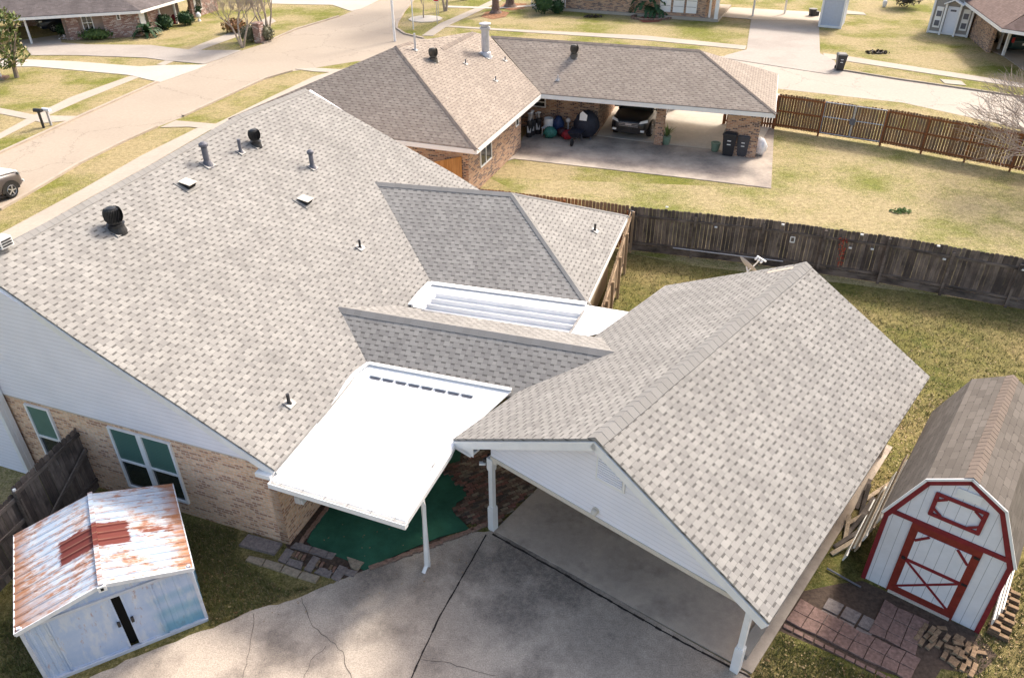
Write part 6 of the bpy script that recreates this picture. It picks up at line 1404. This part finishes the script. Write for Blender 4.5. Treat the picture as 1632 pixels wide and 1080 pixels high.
o=facepanel(s0,t5,n5,W5*.36,W5*.66,.15,2.1,plain('door_white',(.72,.74,.80),.5,var=.03),'door',h5,.06); facepanel(s0,t5,n5,W5*.44,W5*.58,1.75,1.88,m_grey,'door_glass',h5,.1)
mb=MB(); 
for u in (.33,.69): c=s0+t5*W5*u+n5*.3; mb.box(V((c.x,c.y,1.15)),(.14,.14,2.3),t5,n5)
a=s0+t5*W5*.27+n5*.35; b=s0+t5*W5*.75+n5*.35; m_=(a+b)/2; mb.beam(V((a.x,a.y,2.3)),V((m_.x,m_.y,2.65)),.5,.08); mb.beam(V((b.x,b.y,2.3)),V((m_.x,m_.y,2.65)),.5,.08); mb.obj('door_hood',m_white,h5)
for u0,u1 in ((.08,.26),(.76,.94)):
    o=facepanel(s0,t5,n5,W5*u0,W5*u1,.45,2.0,m_white,'window',h5,.04)
    for z0 in (.6,1.3): facepanel(s0,t5,n5,W5*(u0+.03),W5*(u1-.03),z0,z0+.4,m_grey,'pane',h5,.08)
# brown roofed house at the right edge with white posts
h6=thing('house','house with reddish brown roof and a white posted carport at the right edge','house',G(1650,60)); r0=G(1548,9,2.6); r1=G(1597,45,2.6); r2=G(1660,55,2.6); tt=(r1-r0).normalized(); t2_=(r2-r1).normalized()
top0=r0+V((3.5,3.5,1.6)); top1=r1+(-tt+t2_)*4.2+V((0,0,2.1)); r00=r0-tt*8; top2=r00+(-tt*0+t2_)*4.2+V((0,0,2.1)); r22=r1+t2_*9
mb=MB(); mb.prism([r00,r1,top1,top2],.06); mb.prism([r1,r22,top1+t2_*.3],.06); mb.prism([top2,top1,r22,r22-tt*14],.06); mb.obj('roof',shingle('shingle_redbrown',(.17,.115,.095),(.23,.16,.135),(.1,.07,.06),dashw=.1,dasht=.12,line=.3),h6)
mb=MB(); mb.beam(r00-V((0,0,.05)),r1-V((0,0,.05)),.05,.2,drop=1); mb.beam(r1-V((0,0,.05)),r22-V((0,0,.05)),.05,.2,drop=1); mb.obj('fascia',m_white,h6)
inn=V((-tt.y,tt.x,0)); inn=inn if inn.dot(t2_)>0 else -inn
for x,y in ((1568,60),(1573,68),(1590,79),(1598,89)):
    p=G(x,y); mb=MB(); mb.box(V((p.x,p.y,1.28)),(.16,.16,2.56)); mb.obj('post',m_white,h6)
mb=MB(); a=r0+inn*1.0-tt*8; b=r1+inn*1.0-tt*4.8; P=[a,b,b+inn*.25,a+inn*.25]; mb.prism([V((p.x,p.y,2.5)) for p in P],2.5); a=r1+inn*6.5; b=a-tt*6; P=[a+tt*.0,b,b+inn*.2,a+inn*.2]; mb.prism([V((p.x,p.y,2.5)) for p in P],2.5); mb.obj('brick_wall',m_brickN,h6)
mb=MB(); P=[r00+inn*.2,r1+inn*.2-tt*.2,r1+inn*7-tt*.2,r00+inn*7]; mb.prism([V((p.x,p.y,2.52)) for p in P],.04); mb.obj('ceiling',m_ivory,h6)
shrub('hedge','dark twiggy overgrown bush at the left end of the small grey house',1443,12,3.4,3.2,leafmat('twiggy_dark',(.07,.06,.06),(.14,.12,.10)),22,n=1400,size=.12)
p=G(1409,11); mb=MB(); mb.lathe(V((p.x,p.y,0)),[(.15,0),(.22,.3),(.2,.5),(.05,.6)],8); o=mb.obj('garden_jug',m_white); tag(o,'small white and dark object on the lawn left of the overgrown bush','garden object')
for (x,y,lb) in ((1398,85,'dark twig pile on the lawn left above the black bin'),(945,28,'dark heap of leaves on the lawn before the far brick house')):
    p=G(x,y); mb=MB(); leafcloud(mb,V((p.x,p.y,.08)),.9,160,.12,random.Random(int(x)),(1,.45,.12)); o=mb.obj('twig_pile',leafmat('dark_litter',(.03,.02,.015),(.08,.06,.04))); tag(o,lb,'twig pile')
# red roofed corner at left edge
# ================================================================== SMALL STUFF: leaves and grass tufts near the camera
def inpoly(q,P):
    c=False; j=len(P)-1
    for i in range(len(P)):
        a,b=P[i],P[j]
        if (a.y>q.y)!=(b.y>q.y) and q.x<(b.x-a.x)*(q.y-a.y)/(b.y-a.y)+a.x: c=not c
        j=i
    return c
def scatter(name,label,polys,n,fn,mat,seed):
    rnd=random.Random(seed); mb=MB()
    for px,share in polys:
        P=[G(*p) for p in px]; x0=min(p.x for p in P);x1=max(p.x for p in P);y0=min(p.y for p in P);y1=max(p.y for p in P); k=0; tries=0
        while k<n*share and tries<n*share*6:
            tries+=1; q=V((rnd.uniform(x0,x1),rnd.uniform(y0,y1),0))
            if inpoly(q,P): fn(mb,q,rnd); k+=1
    o=mb.obj(name,mat); o['kind']='stuff'; o['label']=label; return o
def leaf1(mb,q,rnd):
    a=rnd.uniform(0,6.28); s=rnd.uniform(.014,.032); d=V((math.cos(a),math.sin(a),rnd.uniform(-.3,.3)))*s; e=V((-math.sin(a),math.cos(a),rnd.uniform(-.3,.3)))*s*.6; q=q+V((0,0,.02+rnd.uniform(0,.02))); mb.face([q-d,q+e,q+d,q-e])
def tuft(mb,q,rnd):
    for _ in range(4):
        a=rnd.uniform(0,6.28); h=rnd.uniform(.03,.085); w=.008; d=V((math.cos(a),math.sin(a),0)); s=V((-d.y,d.x,0))*w; b=q+d*rnd.uniform(0,.04); mb.face([b-s,b+s,b+d*h*.6+V((0,0,h))])
gleft=[(290,830),(380,845),(375,885),(450,940),(500,935),(400,975),(335,1000),(330,980)]
gright=[(1245,1010),(1370,1070),(1500,1100),(1600,1200),(1180,1200),(1200,1075)]; gbarnR=[(1560,1010),(1632,890),(1700,900),(1700,1100),(1500,1100)]
gback=[(1180,435),(1345,462),(1640,498),(1640,620),(1560,640),(1440,700),(1400,640)]; gsideL=[(0,990),(28,990),(78,1075),(60,1100),(0,1100)]; gstrip=[(1420,640),(1640,600),(1480,700),(1410,860),(1340,890),(1380,760)]; gmid=[(1000,408),(1200,440),(1160,500),(980,540),(960,500)]
scatter('fallen_leaves','brown and tan fallen leaves scattered over the backyard grass',[(gleft,.1),(gright,.22),(gbarnR,.12),(gback,.3),(gstrip,.2),(gmid,.06)],2400,leaf1,leafmat('fallen_leaf',(.26,.17,.08),(.40,.30,.15),(.18,.09,.04)),5)
gcar=[(510,830),(700,850),(640,878),(580,905),(520,885)]; gdr=[(340,1000),(550,922),(785,850),(800,900),(560,960),(380,1020)]
scatter('litter','a few small dry leaves on the green carpet and the driveway edge',[(gcar,.3),(gdr,.7)],45,lambda mb,q,r:leaf1(mb,q+V((0,0,.035)),r),leafmat('dry_leaf',(.2,.12,.06),(.35,.25,.14)),9)
scatter('grass_tufts','short green grass and weeds in the backyard',[(gleft,.2),(gright,.25),(gbarnR,.1),(gback,.25),(gsideL,.05),(gmid,.1),(gstrip,.05)],16000,tuft,leafmat('grass_blade',(.085,.10,.025),(.16,.15,.045),(.26,.20,.10)),6)
# ================================================================== WORLD, SUN, CAMERA
S.world=bpy.data.worlds.new('World'); S.world.use_nodes=True; wt=S.world.node_tree
sky=wt.nodes.new('ShaderNodeTexSky'); sky.sky_type='NISHITA'; sky.sun_disc=False
SUND=V((.68,.72,.93)).normalized()
el=math.asin(SUND.z); az=math.atan2(SUND.x,SUND.y)
sky.sun_elevation=el; sky.sun_rotation=az; sky.dust_density=4.0; sky.ozone_density=.6; sky.air_density=1.0
mx=wt.nodes.new('ShaderNodeMix'); mx.data_type='RGBA'; mx.blend_type='MULTIPLY'; mx.inputs[0].default_value=1; mx.inputs[7].default_value=(1.06,1.0,.93,1); wt.links.new(sky.outputs[0],mx.inputs[6]); wt.links.new(mx.outputs[2],wt.nodes['Background'].inputs[0]); wt.nodes['Background'].inputs[1].default_value=.15
ld=bpy.data.lights.new('sun','SUN'); ld.energy=2.0; ld.angle=R(9); ld.color=(1,.955,.885); lo_=bpy.data.objects.new('sun',ld); COL.objects.link(lo_)
lo_.rotation_euler=SUND.to_track_quat('Z','Y').to_euler()
cd=bpy.data.cameras.new('camera'); cam=bpy.data.objects.new('camera',cd); COL.objects.link(cam); S.camera=cam
cd.sensor_fit='HORIZONTAL'; cd.sensor_width=36; cd.lens=36*FL/1632; cd.clip_end=2000; cd.clip_start=.1
m4=Matrix((RT,UP,-FW)).transposed().to_4x4(); m4.translation=CAM; cam.matrix_world=m4
S.view_settings.view_transform='Standard'; S.view_settings.look='None'; S.view_settings.exposure=1.18; S.view_settings.gamma=1
S.render.engine='CYCLES'
